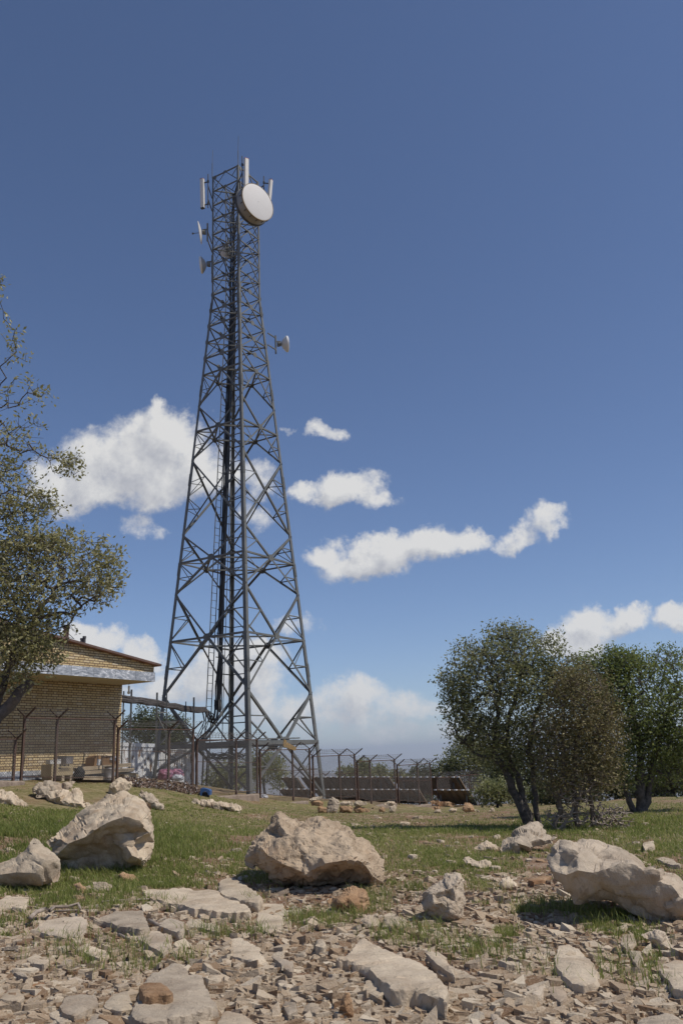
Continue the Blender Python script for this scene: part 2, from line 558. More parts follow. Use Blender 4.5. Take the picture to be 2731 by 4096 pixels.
# ------------------------------------------------------------------ terrain
CP = np.array([
    (0, 5.8, 0.0), (-2.6, 6, .04), (2.6, 6, -.04), (0, 2, -.02), (-4, 2, .0), (4, 2, -.05),
    (-3.5, 11, .17), (-1.2, 11.5, .06), (1.5, 11, .0), (4, 12, -.04), (8, 12, -.05), (-7, 12, .4),
    (-6.6, 17, .55), (-2.5, 17, .2), (1, 17, .0), (5, 18, -.1), (9, 18, -.1), (-10, 16, .8),
    (-8.0, 21.5, .78), (-5.5, 22, .42), (-3.6, 24, .14), (0, 25, -.14), (6, 25, -.2), (11, 25, -.12), (-12, 20, 1.2),
    (-9.1, 24.3, 1.3), (-8.44, 25.5, 1.22), (-7.28, 27.4, 1.12), (-6.0, 29.4, .93), (-5.3, 30.5, .62), (-4.17, 32.4, .4), (-3.4, 33.6, .26),
    (-2.3, 35.4, .05), (-1.6, 36.6, .0), (-.5, 38.4, -.16), (.3, 39.7, -.2), (2.1, 42.7, -.53), (3.3, 44.6, -.8), (5.4, 48.0, -1.05), (7.5, 51.5, -1.4),
    (-8.5, 29, 1.15), (-9, 34, 1.1), (-8.5, 39, 1.05), (-11, 42, 1.0), (-13, 28, 1.25),
    (-4.1, 36.4, .15), (-1.4, 41, -.3), (-5.9, 43.5, .2), (2, 36, -.5), (6, 36, -.6), (12, 36, -.4), (8, 45, -.9), (0, 50, -.9), (-5, 52, -.6), (-12, 55, -.4), (10, 58, -2.0), (0, 60, -1.8),
    (-20, 30, 1.3), (-20, 10, .8), (20, 10, -.1), (20, 30, -.3), (-20, 60, -.8), (20, 60, -3), (0, -20, -.6), (-20, -20, 0), (20, -20, -.6),
], float)
# a step down on the viewer's side of the fence
_tb = np.array([(2.3, 1.12), (4.56, .95), (5.74, .8), (8.1, .44), (9.4, .32), (11.6, .05), (13, -.02), (16.4, -.2), (18, -.48), (20, -.54), (22.4, -.8)])
CP = np.concatenate([CP, [(-8.387 + .521 * q + .8535 * .85, 25.5 + .8535 * q - .521 * .85, z - .33) for q, z in _tb if q > 4]])


def _phi(r):
    return r


_d = np.hypot(CP[:, None, 0] - CP[None, :, 0], CP[:, None, 1] - CP[None, :, 1])
_A = np.zeros((len(CP) + 3, len(CP) + 3))
_A[:len(CP), :len(CP)] = _phi(_d) - np.eye(len(CP)) * 0.15
_P = np.column_stack([np.ones(len(CP)), CP[:, 0], CP[:, 1]])
_A[:len(CP), len(CP):] = _P
_A[len(CP):, :len(CP)] = _P.T
_w = np.linalg.solve(_A, np.concatenate([CP[:, 2], np.zeros(3)]))


def vnoise(x, y, seed=0):
    """smooth value noise, numpy"""
    xi, yi = np.floor(x).astype(np.int64), np.floor(y).astype(np.int64)
    xf, yf = x - xi, y - yi
    sx, sy = xf * xf * (3 - 2 * xf), yf * yf * (3 - 2 * yf)

    def h(a, b):
        n = (a * 374761393 + b * 668265263 + seed * 974634777) & 0xFFFFFFFF
        n = ((n ^ (n >> 13)) * 1274126177) & 0xFFFFFFFF
        return ((n ^ (n >> 16)) & 0xFFFF) / 65535.0
    return (h(xi, yi) * (1 - sx) + h(xi + 1, yi) * sx) * (1 - sy) + (h(xi, yi + 1) * (1 - sx) + h(xi + 1, yi + 1) * sx) * sy


def fbm(x, y, seed=0, octs=4):
    s, a, t = 0, 0.5, 0
    for o in range(octs):
        s = s + a * vnoise(x * 2 ** o, y * 2 ** o, seed + o)
        t += a
        a *= 0.5
    return s / t


def ground(x, y):
    x, y = np.asarray(x, float), np.asarray(y, float)
    sh = x.shape
    xf, yf = x.ravel(), y.ravel()
    xc, yc = np.clip(xf, -22, 22), np.clip(yf, -20, 62)
    z = np.zeros(len(xf))
    for i in range(0, len(xf), 20000):
        a, b = xc[i:i + 20000], yc[i:i + 20000]
        r = np.hypot(a[:, None] - CP[None, :, 0], b[:, None] - CP[None, :, 1])
        z[i:i + 20000] = r @ _w[:len(CP)] + _w[-3] + _w[-2] * a + _w[-1] * b
    near = np.clip(1 - (np.abs(yf - 15) - 40) / 30, 0, 1)
    z += near * ((fbm(xf * 1.1, yf * 1.1, 3) - .5) * 0.09 + (fbm(xf * 4.5, yf * 4.5, 9, 3) - .5) * 0.035)
    # the mountain falls away beyond the compound
    out = np.hypot(np.maximum(np.abs(xf) - 22, 0), np.maximum(yf - 58, 0) + np.maximum(-20 - yf, 0))
    z -= 320 * (1 - np.exp(-np.maximum(out, 0) / 900.0)) * np.clip(out / 60, 0, 1)
    far = np.clip((out - 600) / 3000, 0, 1)
    z += far * (fbm(xf / 1800, yf / 1800, 21, 5) - .5) * 150
    return z.reshape(sh)


def gz(x, y):
    return float(ground(np.array([x]), np.array([y]))[0])


def on_ground(px, py):
    """where the view through a photo point meets the ground"""
    d = px_ray(px, py)
    d = d / d.y
    lo = None
    Y = 4.0
    while Y < 70:
        p = d * Y + Vector((0, 0, EYE))
        if p.z < gz(p.x, p.y):
            break
        lo = Y
        Y += 0.25
    if lo is None: lo = 3.5
    hi = Y
    for _ in range(14):
        m = (lo + hi) / 2
        p = d * m + Vector((0, 0, EYE))
        if p.z < gz(p.x, p.y): hi = m
        else: lo = m
    p = d * hi + Vector((0, 0, EYE))
    return p


def spaced(lo, hi, step, far, grow=1.13):
    a = list(np.arange(lo, hi + step / 2, step))
    s, p = step, hi
    while p < far:
        s *= grow
        p += s
        a.append(p)
    s, p = step, lo
    b = []
    while p > -far:
        s *= grow
        p -= s
        b.append(p)
    return np.array(b[::-1] + a)


_xs = spaced(-13, 13, 0.16, 16000, 1.16)
_ys = np.concatenate([spaced(3, 34, 0.16, 16000, 1.16)])
_ys = _ys[_ys > -2500]
_X, _Y = np.meshgrid(_xs, _ys)
_Z = ground(_X, _Y)
_V = np.column_stack([_X.ravel(), _Y.ravel(), _Z.ravel()])
_nx, _ny = len(_xs), len(_ys)
_i = (np.arange(_ny - 1)[:, None] * _nx + np.arange(_nx - 1)[None, :]).ravel()
_Fc = np.column_stack([_i, _i + 1, _i + _nx + 1, _i + _nx])


def grass_cover(x, y):
    """0 bare stone litter .. 1 meadow"""
    n = fbm(x * 0.55 + 7, y * 0.4, 31, 4)
    n2 = fbm(x * 2.3, y * 2.0, 41, 3)
    edge = 11.6 + 0.9 * np.sin(x * 0.9 + 1.0) + np.clip(x - 2, 0, 5) * 0.25 - np.clip(-x - 1.5, 0, 3) * 0.35
    base = np.clip((y - edge) / 1.6 + 0.5, 0, 1)
    g = base * np.clip((n2 * 0.6 + n * 0.75 - 0.5 + np.clip((-x - 2.0) * .06, -.02, .14) + np.clip((y - 15) * .02, 0, .14)) * 2.6, 0, 1)
    tuft = np.clip((n2 * 0.6 + n * 0.6 - 0.69) * 9, 0, 1) * np.clip((y - 6.8) / 2.5, 0, 1)
    g = np.maximum(g, tuft * 0.8)
    # bare red soil between the right hand boulders
    bare = np.exp(-(((x - 2.6) / 0.9) ** 2 + ((y - 12.4) / 1.3) ** 2))
    return np.clip(g - bare * 0.9, 0, 1)


mg, t, b = new_mat('stony_ground')
geo = t.add('ShaderNodeNewGeometry')
pos = geo.outputs['Position']
cov = t.add('ShaderNodeAttribute')
cov.attribute_name = 'tint'
n1 = t.noise(pos, 1.7, 8, 0.68)
soil = t.ramp(n1, [(0.28, (0.15, 0.075, 0.038)), (0.48, (0.23, 0.13, 0.075)), (0.62, (0.34, 0.23, 0.15)), (0.8, (0.47, 0.37, 0.265))])
n2 = t.noise(pos, 26, 6, 0.7)
soil = t.mix(t.smooth(n2, 0.5, 0.66), soil, (0.42, 0.345, 0.27))
turf = t.ramp(t.noise(pos, 5.0, 6, 0.7), [(0.3, (0.13, 0.115, 0.045)), (0.52, (0.22, 0.19, 0.085)), (0.7, (0.36, 0.28, 0.17))])
sepxyz = t.add('ShaderNodeSeparateXYZ')
t.link(pos, sepxyz.inputs[0])
farmix = t.smooth(sepxyz.outputs['Y'], 150, 2500)
col = t.mix(cov.outputs['Fac'], soil, turf)
col = t.mix(farmix, col, (0.14, 0.12, 0.085))
t.link(col, b.inputs['Base Color'])
b.inputs['Roughness'].default_value = 0.95
b.inputs['Specular IOR Level'].default_value = 0.15
bump(t, b, t.math('ADD', n2, t.noise(pos, 90, 4, 0.6)), 0.8, 0.03)
_cover = np.where(_V[:, 1] < 60, grass_cover(_V[:, 0], _V[:, 1]), 0.6)
# worn yard inside the compound
_fd = (_V[:, 0] + 8.4) * AX_N.x + (_V[:, 1] - 25.5) * AX_N.y
_cover = np.where((_fd < 0) & (_V[:, 1] < 60), _cover * 0.55, _cover)
go = mesh_obj('ground', _V, _Fc, mg, smooth=True, colors=_cover)
tag(go, 'stony hillside ground of red soil, shards and thin turf', 'ground', kind='structure')

# far ridges across the valley
def ridge(name, pts, Y, depth, label):
    vs, fs = [], []
    xs = np.linspace(pts[0][0], pts[-1][0], 160)
    zs = np.interp(xs, [p[0] for p in pts], [p[1] for p in pts])
    zs = zs + (fbm(xs / 260.0, xs * 0 + 3.3, 77, 5) - .5) * 70
    rows = 14
    for j in range(rows):
        f = j / (rows - 1)
        prof = math.sin(math.pi * f) ** 1.2
        for i, x in enumerate(xs):
            rough = (float(fbm(np.array([x / 300.0]), np.array([f * 6.0]), 91, 4)[0]) - .5) * 60 * prof
            vs.append((x, Y + depth * (f - .5), -330 + (zs[i] + 330) * prof + rough * (1 - prof)))
    n = len(xs)
    for j in range(rows - 1):
        for i in range(n - 1):
            a = j * n + i
            fs.append((a, a + 1, a + n + 1, a + n))
    fs.append(tuple(range(n - 1, -1, -1)))
    o = mesh_obj(name, vs, fs, M['hill'], smooth=True)
    tag(o, label, 'hills', kind='structure')


M['hill'] = simple_mat('dry_hillside', (0.13, 0.11, 0.075), (0.22, 0.18, 0.12), 0.002, 0.95, world_space=True)
ridge('hills', [(-5600, -120), (-3600, 60), (-2300, 150), (-1500, 130), (-1000, 40), (-650, 0), (-350, -90), (0, -200), (600, -225), (2400, -240), (4200, -220)], 8600, 3000,
      'long hazy blue ridge seen through the fence below the horizon')

# ------------------------------------------------------------------ lattice tower
TS = 40.0 / 45.0                              # the pose was solved for a tower 45 m away; the place's size makes it 40 m
YAW = rad(13.58)
T0 = Vector((-5.68 * TS, 40.0, 0))
tower = empty('lattice_tower', (T0.x, T0.y, 0), YAW)
tag(tower, 'tall grey steel lattice communication tower tapering to a narrow top', 'tower')


def half_diag(z):                             # z above the eye, tower metres
    z0 = z / TS
    return TS * (1.43 if z0 > 26.4 else 1.43 + (26.4 - z0) * 0.1052)


LEG_DIR = [Vector((0, -1, 0)), Vector((1, 0, 0)), Vector((0, 1, 0)), Vector((-1, 0, 0))]   # front, right, back, left


def leg_pt(k, z):
    return LEG_DIR[k % 4] * half_diag(z) + Vector((0, 0, z + EYE))


def mid_pt(k, z):
    return (leg_pt(k, z) + leg_pt(k + 1, z)) / 2


def tower_world(p):
    return Matrix.Translation((T0.x, T0.y, 0)) @ Matrix.Rotation(YAW, 4, 'Z') @ Vector(p)


Z = lambda z0: z0 * TS
base_z = []
for k in range(4):
    w = tower_world(leg_pt(k, Z(-1.6)))
    base_z.append(gz(w.x, w.y) - EYE - 0.05)
for k in range(4):
    m = MB()
    f1 = (LEG_DIR[(k + 1) % 4] - LEG_DIR[k]).normalized()
    f2 = (LEG_DIR[(k - 1) % 4] - LEG_DIR[k]).normalized()
    for za, zb, w, th in ((base_z[k], Z(6.11), .185, .022), (Z(6.11), Z(16.07), .165, .02), (Z(16.07), Z(26.4), .135, .016), (Z(26.4), Z(34.5) + .05, .105, .013)):
        m.angle(leg_pt(k, za), leg_pt(k, zb), f1, f2, w, th)
    # splice plates with bolts
    for zc in (4.2, 9.6, 14.6, 19.9, 25.2):
        p = leg_pt(k, Z(zc))
        for f, g in ((f1, f2), (f2, f1)):
            m.beam(p, leg_pt(k, Z(zc) + .62), f, g, -.012, .16, -.014, -.001)
            for q in range(7):
                c = leg_pt(k, Z(zc) + .06 + q * .083) + f * .07 - g * .02
                m.box(c, (.035, .035, .035), Matrix.Rotation(rad(45), 3, 'Z'))
    # concrete footing pad
    m.box(leg_pt(k, base_z[k]) + Vector((0, 0, .03)), (.5, .5, .2))
    m.build('leg', M['steel'], tower)


def face_axes(k):
    du = (LEG_DIR[(k + 1) % 4] - LEG_DIR[k]).normalized()
    n = (LEG_DIR[(k + 1) % 4] + LEG_DIR[k]).normalized()
    return du, n


def member(m, k, p, q, w, t=0.012):
    w *= .86
    """angle section lying in face k, its second flange turned inwards"""
    du, n = face_axes(k)
    d = (q - p).normalized()
    s = n.cross(d).normalized()
    m.angle(p - n * 0.01 - s * w / 2, q - n * 0.01 - s * w / 2, s, -n, w, t)


def gusset(m, k, c, w, h):
    du, n = face_axes(k)
    vs = [(-w, -h * .4), (-w * .4, -h), (w * .4, -h), (w, -h * .4), (w, h * .4), (w * .4, h), (-w * .4, h), (-w, h * .4)]
    pts = []
    for e in (-.004, .014):
        pts += [c + du * a + Vector((0, 0, b)) + n * (e + .004) for a, b in vs]
    m.raw(pts, [tuple(range(7, -1, -1)), tuple(range(8, 16))] + [(i, (i + 1) % 8, 8 + (i + 1) % 8, 8 + i) for i in range(8)])


def corner_gusset(k, z, size):
    """triangular plate tying the horizontal to the leg at both ends of face k"""
    du, n = face_axes(k)
    for leg, s in ((k, 1), (k + 1, -1)):
        p = leg_pt(leg, z)
        a = [p, p + du * s * size, p - Vector((0, 0, size))]
        pts = [q - n * .02 for q in a] + [q - n * .03 for q in a]
        m = MB()
        m.raw(pts, [(0, 1, 2), (5, 4, 3), (0, 3, 4, 1), (1, 4, 5, 2), (2, 5, 3, 0)])
        m.build('corner_plate', M['rusty_gusset'], tower)


top_lv = [34.5 - 1.0125 * i for i in range(9)]
mid_lv = [26.4 - 1.034 * i for i in range(6)]
for k in range(4):
    # upper straight section: one mesh per bay
    for i in range(8):
        z1, z0 = Z(top_lv[i]), Z(top_lv[i + 1])
        m = MB()
        member(m, k, leg_pt(k, z1), leg_pt(k + 1, z1), .062, .008)
        c = mid_pt(k, z1)
        member(m, k, c, leg_pt(k, z0), .048, .007)
        member(m, k, c, leg_pt(k + 1, z0), .048, .007)
        for s_ in (k, k + 1):
            h_ = c.lerp(leg_pt(s_, z0), .5)
            member(m, k, h_, leg_pt(s_, z1), .032, .006)
        gusset(m, k, c - Vector((0, 0, .03)), .12, .075)
        if i == 0:
            gusset(m, k, leg_pt(k, z1) * .88 + leg_pt(k + 1, z1) * .12 - Vector((0, 0, .1)), .1, .12)
        m.build('bracing_bay', M['steel'], tower)
    for i in range(5):
        z1, z0 = Z(mid_lv[i]), Z(mid_lv[i + 1])
        m = MB()
        member(m, k, leg_pt(k, z1), leg_pt(k + 1, z1), .07, .009)
        c, d = mid_pt(k, z1), mid_pt(k, z0)
        if i % 2 == 1:
            member(m, k, c, leg_pt(k, z0), .06, .008)
            member(m, k, c, leg_pt(k + 1, z0), .06, .008)
        else:
            member(m, k, leg_pt(k, z1), d, .06, .008)
            member(m, k, leg_pt(k + 1, z1), d, .06, .008)
        gusset(m, k, c, .15, .13)
        for s in (k, k + 1):
            gusset(m, k, leg_pt(s, z1) * .94 + mid_pt(k, z1) * .06, .09, .15)
        m.build('bracing_bay', M['steel'], tower)
        if i in (0, 2, 4):
            corner_gusset(k, z1 - .02, .22)


def k_bay(m, k, zh, zj, w, redundants=True):
    """diagonals from the legs at zj to the middle of the horizontal at zh, with stiffeners back to the legs"""
    c = mid_pt(k, zh)
    for s in (k, k + 1):
        j = leg_pt(s, zj)
        member(m, k, j, c, w, .013)
        if redundants:
            h1 = j.lerp(c, .5)
            zq = h1.z - EYE
            member(m, k, h1, leg_pt(s, zq), w * .5, .007)
            member(m, k, h1, leg_pt(s, zh), w * .5, .007)


for k in range(4):
    for zh, zj, w, red in ((21.23, 19.30, .085, True), (17.78, 19.30, .085, False), (17.78, 16.07, .09, True), (10.27, 11.81, .095, True), (10.27, 8.59, .1, True),
                           (6.11, 8.59, .105, True), (6.11, 3.36, .115, True), (.87, 3.36, .125, True)):
        m = MB()
        k_bay(m, k, Z(zh), Z(zj), w, red)
        m.build('bracing_bay', M['steel'], tower)
    m = MB()                                   # crossed bay
    za, zb = Z(16.07), Z(11.81)
    member(m, k, leg_pt(k, za), leg_pt(k + 1, zb), .1, .013)
    member(m, k, leg_pt(k + 1, za), leg_pt(k, zb), .095, .013)
    for s, o in ((k, k + 1), (k + 1, k)):
        for f in (.3, .7):
            q = leg_pt(s, za).lerp(leg_pt(o, zb), f * .9 if f < .5 else f)
            zz = q.z - EYE
            tgt = leg_pt(s if f < .5 else o, zz + (-.15 if f < .5 else .15))
            member(m, k, q, tgt, .045, .006)
            q2 = leg_pt(s, Z(13.94))
            member(m, k, q, q2 if f < .5 else leg_pt(o, Z(13.94)), .045, .006)
    m.build('bracing_bay', M['steel'], tower)
    for zh, w, g in ((21.23, .08, .15), (17.78, .09, .17), (10.27, .095, .19), (6.11, .1, .19)):
        m = MB()
        member(m, k, leg_pt(k, Z(zh)), leg_pt(k + 1, Z(zh)), w, .012)
        gusset(m, k, mid_pt(k, Z(zh)), g, g * .8)
        m.build('horizontal_beam', M['steel'], tower)
    # base bay
    m = MB()
    c = mid_pt(k, Z(.87))
    for s in (k, k + 1):
        foot = leg_pt(s, base_z[s % 4] + .25)
        member(m, k, c, foot, .12, .014)
        h1 = c.lerp(foot, .5)
        member(m, k, h1, leg_pt(s, h1.z - EYE), .055, .007)
        member(m, k, h1, leg_pt(s, Z(.87)), .055, .007)
    m.build('bracing_bay', M['steel'], tower)
    m = MB()
    p, q = leg_pt(k, Z(.87)), leg_pt(k + 1, Z(.87))
    du, n = face_axes(k)
    m.beam(p, q, Vector((0, 0, 1)), n, -.09, .09, -.03, .02)
    m.beam(p, q, Vector((0, 0, 1)), n, .07, .1, -.12, -.031)
    gusset(m, k, c, .3, .24)
    if k in (0, 3):
        m.beam(p.lerp(q, .12) + Vector((0, 0, .12)), p.lerp(q, .7) + Vector((0, 0, .15)), Vector((0, 0, 1)), n, 0, .05, -.12, .05)
    m.build('platform_beam', M['steel'], tower)
for zh in (21.23, 17.78, 10.27, 6.11):        # plan bracing between the middles of the horizontals
    m = MB()
    mids = [mid_pt(k, Z(zh)) for k in range(4)]
    for k in range(4):
        a, c = mids[k], mids[(k + 1) % 4]
        m.bar(a, c, .07, .07)
    for k in range(4):
        a = mids[k].lerp(mids[(k + 1) % 4], .5)
        m.bar(a, leg_pt(k + 1, Z(zh)), .05, .05)
    m.build('plan_bracing', M['steel'], tower)
for zh in (33.5, 31.4, 29.4, 27.4, 25.3, 23.2):
    m = MB()
    m.bar(leg_pt(0, Z(zh)), leg_pt(2, Z(zh)), .05)
    m.bar(leg_pt(1, Z(zh)), leg_pt(3, Z(zh)) + Vector((0, 0, .06)), .05)
    m.build('plan_bracing', M['steel'], tower)

# ladder up the inside of the left back face
def ladder_pt(z, f=.62, inset=.18):
    a, c = leg_pt(3, z), leg_pt(2, z)
    du, n = face_axes(2)
    return a.lerp(c, f) - n * inset


lad = empty('ladder')
lad.parent = tower
lz0, lz1 = base_z[3] + .0, Z(34.4)
du2, n2 = face_axes(2)
m = MB()
zs = [lz0, Z(6), Z(16), Z(26.4), lz1]
for s in (-.19, .19):
    for a, c in zip(zs[:-1], zs[1:]):
        m.bar(ladder_pt(a) + du2 * s, ladder_pt(c) + du2 * s, .045, .045)
m.build('rail', M['steel'], lad)
z = lz0 + .3
while z < lz1:
    m = MB()
    m.bar(ladder_pt(z) - du2 * .19, ladder_pt(z) + du2 * .19, .022)
    m.build('rung', M['steel'], lad)
    z += .36
m = MB()                                       # safety rope beside the ladder
m.tube([ladder_pt(Z(.2), .8, .3), ladder_pt(Z(17), .84, .3), ladder_pt(Z(30), .8, .3)], .02, 5)
m.build('safety_rail', M['steel'], tower)

# feeder cables running down beside the ladder
rng = random.Random(5)
m = MB()
for i in range(17):
    off = (i % 6) * .04 - .1
    ins = .22 + (i // 6) * .06
    ztop = Z(rng.choice([33, 32, 31, 30, 29, 27, 24.5]))
    pts = []
    z = Z(2.6) + rng.uniform(0, .3)
    while z < ztop:
        wob = .03 if z > Z(7) else .07
        pts.append(ladder_pt(z, .735, ins) + du2 * (off * (1.0 if z > Z(5) else 1.35) + rng.uniform(-wob, wob)) + Vector((rng.uniform(-.02, .02), rng.uniform(-.02, .02), 0)))
        z += rng.uniform(.9, 1.5)
    end = LEG_DIR[rng.choice([0, 1, 3])] * half_diag(ztop) * .8 + Vector((0, 0, ztop + EYE + .5))
    pts.append(pts[-1].lerp(end, .5) + Vector((0, 0, .25)))
    pts.append(end)
    m.tube(pts, rng.choice([.018, .024, .03]), 5)
zc = Z(3)
while zc < Z(30):
    m.bar(ladder_pt(zc, .735, .2) - du2 * .2, ladder_pt(zc, .735, .2) + du2 * .2, .04)
    zc += 1.15
m.build('feeder_cable', M['cable'], tower, smooth=True, sharp=50)
# coil of spare cable hung under the platform
m = MB()
for i in range(12):
    c = ladder_pt(Z(.35), .8, .6)
    pts = []
    r0 = rng.uniform(.5, .75)
    for j in range(15):
        a = j / 14 * 2 * math.pi
        pts.append(c + Vector((math.cos(a) * r0 * 1.3, math.sin(a) * r0 * .5 + rng.uniform(-.05, .05), rng.uniform(-.1, .12) + .12 * math.sin(2 * a + i))))
    m.tube(pts, .014, 4)
m.build('cable_coil', M['cable'], tower)
# lightning rods
for k, hgt, thin in ((0, .95, .95), (3, .95, .85)):
    m = MB()
    p = leg_pt(k, Z(34.45))
    m.tube([p, p + Vector((.0, 0, hgt))], .02, 6)
    m.tube([p + Vector((0, 0, hgt)), p + Vector((.02, 0, hgt + thin))], .011, 5)
    m.build('lightning_rod', M['steel'], tower)

# ------------------------------------------------------------------ antennas on the tower (things of their own)
def towards(face_px, Y):
    return at_depth(face_px[0], face_px[1], Y)


Fw = tower_world(leg_pt(0, Z(32.2)))
# large drum
mdir = Vector((.70, -.714, 0)).normalized()
fc = at_depth(1032, 808, 37.55)
drum = empty('drum_antenna', fc)
tag(drum, 'large round grey faced drum antenna high on the front tower leg', 'antenna')
R = .99
m = MB()
m.lathe((0, 0, 0), -mdir, [(.0, R), (.6, R), (.62, R * .97), (.9, .3), (.93, .0)], 48)
m.build('shroud', M['drum'], drum, True, 40)
m = MB()
m.lathe((0, 0, 0), mdir, [(-.02, R + .004), (.004, R * .985), (.02, R * .9), (.028, .02)], 48)
m.build('radome', M['radome'], drum, True, 40)
m = MB()
m.lathe((0, 0, 0), -mdir, [(-.012, R * .995), (-.012, R + .02), (.07, R + .02), (.07, R)], 48)
m.build('rim_band', M['ochre'], drum, True, 30)
m = MB()
m.lathe((0, 0, 0), -mdir, [(.5, R), (.5, R + .03), (.62, R + .03), (.62, R * .9)], 48)
for i in range(16):
    a = 2 * math.pi * i / 16
    u = Vector((0, 0, 1)); w = mdir.cross(u)
    c = (u * math.cos(a) + w * math.sin(a)) * (R + .012)
    m.bar(c - mdir * .07, c - mdir * .24, .03, .022)
m.build('back_ring', M['dark'], drum, True, 30)
m = MB()
bk = -mdir * .75
for dz in (.45, -.45):
    m.bar(bk + Vector((0, 0, dz)) * .8, Fw - fc + Vector((0, 0, dz)) * .9, .07)
m.tube([Fw - fc + Vector((.12, -.12, -1.1)), Fw - fc + Vector((.12, -.12, .9))], .055, 10)
m.bar(-mdir * .3 + Vector((0, 0, -.9)), Fw - fc + Vector((.2, .4, -1.5)), .03)
m.build('mount', M['dark'], drum)


def panel_antenna(px, top_y, bot_y, Y, w, dpt, facing, label, pole_off, to_leg, zleg, tilt=0.0):
    top, bot = at_depth(px[0], top_y, Y), at_depth(px[1], bot_y, Y)
    c = (top + bot) / 2
    h = top.z - bot.z
    f = Vector(facing).normalized()
    s = Vector((f.y, -f.x, 0))
    r = empty('panel_antenna', c)
    tag(r, label, 'antenna')
    lean = Vector((top.x - bot.x, 0, 0)) / h
    m = MB()
    # rounded shell: hexagonal section
    sec = [(-w / 2, 0), (-w / 2, dpt * .7), (-w * .32, dpt), (w * .32, dpt), (w / 2, dpt * .7), (w / 2, 0)]
    vs = []
    for z in (-h / 2, h / 2):
        vs += [s * a + f * (b - dpt / 2) + Vector((0, 0, z)) + lean * z for a, b in sec]
    m.raw(vs, [(5, 4, 3, 2, 1, 0), (6, 7, 8, 9, 10, 11)] + [(i, (i + 1) % 6, 6 + (i + 1) % 6, 6 + i) for i in range(6)])
    m.build('shell', M['cream_panel'], r)
    for z in (-h / 2, h / 2):
        m = MB()
        zz = z + (.015 if z > 0 else -.015)
        m.box(Vector((0, 0, zz)) + lean * z, (w * .98, dpt * .98, .03), Matrix.Rotation(math.atan2(s.y, s.x), 3, 'Z'))
        m.build('end_cap', M['red_cap'] if z > 0 else M['dark'], r)
    m = MB()
    po = Vector(pole_off)
    m.tube([po + Vector((0, 0, -h * .5 - .12)), po + Vector((0, 0, h * .5 + .2))], .028, 8)
    for z in (h * .36, -h * .42):
        m.bar(Vector((0, 0, z)) + lean * z, po + Vector((0, 0, z - .03)), .05, .04)
        m.box(po + Vector((0, 0, z)), (.1, .1, .1))
    lw = tower_world(leg_pt(to_leg, zleg)) - c
    for z in (.35, -.45):
        m.bar(po + Vector((0, 0, z)), Vector((lw.x, lw.y, z)), .045)
    m.build('mount', M['dark'], r)
    return r


panel_antenna((986, 985), 637, 790, 38.0, .235, .15, (.45, -.9, 0), 'tall cream panel antenna standing above the big drum', (-.22, .12, .1), 0, Z(33.2))
panel_antenna((1084, 1076), 722, 815, 40.1, .235, .16, (.95, -.3, 0), 'white panel antenna leaning outward behind the drum on the right tower leg', (-.33, .03, .12), 1, Z(32.8))
panel_antenna((809, 811), 718, 832, 38.8, .16, .2, (-.92, .35, 0), 'slim cream panel antenna hanging off the left tower leg', (.3, .0, .12), 3, Z(32.5))


def dish(center, facing, dia, depth, label, mat, to, arms, name='dish_antenna', feed=None, cone=False, pole=None):
    f = Vector(facing).normalized()
    r = empty(name, center)
    tag(r, label, 'antenna')
    m = MB()
    R = dia / 2
    prof = []
    for i in range(9):
        q = i / 8
        prof.append((-depth * (1 - q * q), R * q))
    for i in range(9):
        q = 1 - i / 8
        prof.append((-depth * (1 - q * q) - .03, R * q + (.012 if i == 0 else 0)))
    m.lathe((0, 0, 0), f, prof, 32)
    m.build('reflector', mat, r, True, 40)
    if cone:
        m = MB()
        m.lathe((0, 0, 0), f, [(-.02, R * 1.02), (.05, R * 1.02), (.07, R * .95), (.1, 0.01)], 32)
        m.build('cover', M['white_metal'], r, True, 35)
    if feed:
        m = MB()
        m.tube([Vector((0, 0, 0)) - f * depth, f * feed], .014, 6)
        m.lathe(f * feed, f, [(-.05, .0), (-.05, .045), (.04, .05), (.04, 0)], 10)
        m.build('feed', M['steel'], r)
    m = MB()
    c = Vector(center)
    back = -f * (depth + .05)
    po = back - f * .28 if pole is None else Vector(pole)
    m.lathe(back, -f, [(0, .12), (.16, .1), (.17, 0)], 12)
    m.tube([po + Vector((0, 0, -.55)), po + Vector((0, 0, .5))], .045, 10)
    m.box((po + back) / 2, (.12, .12, .25))
    m.bar(back + Vector((0, 0, .15)), po + Vector((0, 0, .15)), .05)
    lw = Vector(to) - c
    for z in arms:
        m.bar(po + Vector((0, 0, z)), Vector((lw.x, lw.y, z)), .05)
    m.build('mount', M['steel'], r)
    return r


Lw = lambda z: tower_world(leg_pt(3, Z(z)))
Rw = lambda z: tower_world(leg_pt(1, Z(z)))
dish(at_depth(798, 931, 38.6), (-.98, -.05, -.12), 1.15, .09, 'thin white parabolic dish with a long feed, upper one on the left leg', M['radome'], Lw(29.6), (.05, -.45), feed=.34)
dish(at_depth(806, 1060, 38.6), (-.95, -.1, -.12), .84, .22, 'grey covered dish below the thin one on the left leg', M['drum'], Lw(27.8), (.35, -.35), cone=True)
dish(at_depth(1147, 1376, 41.0), (.93, .2, .08), .84, .26, 'white bowl dish on long arms off the right tower side', M['white_metal'], Rw(22.6), (.36, -.32), cone=True)
dish(at_depth(906, 1006, 41.0), (-.3, .95, 0), .8, .18, 'pale dish half hidden inside the upper lattice', M['white_metal'], Lw(28.3), (.2,))

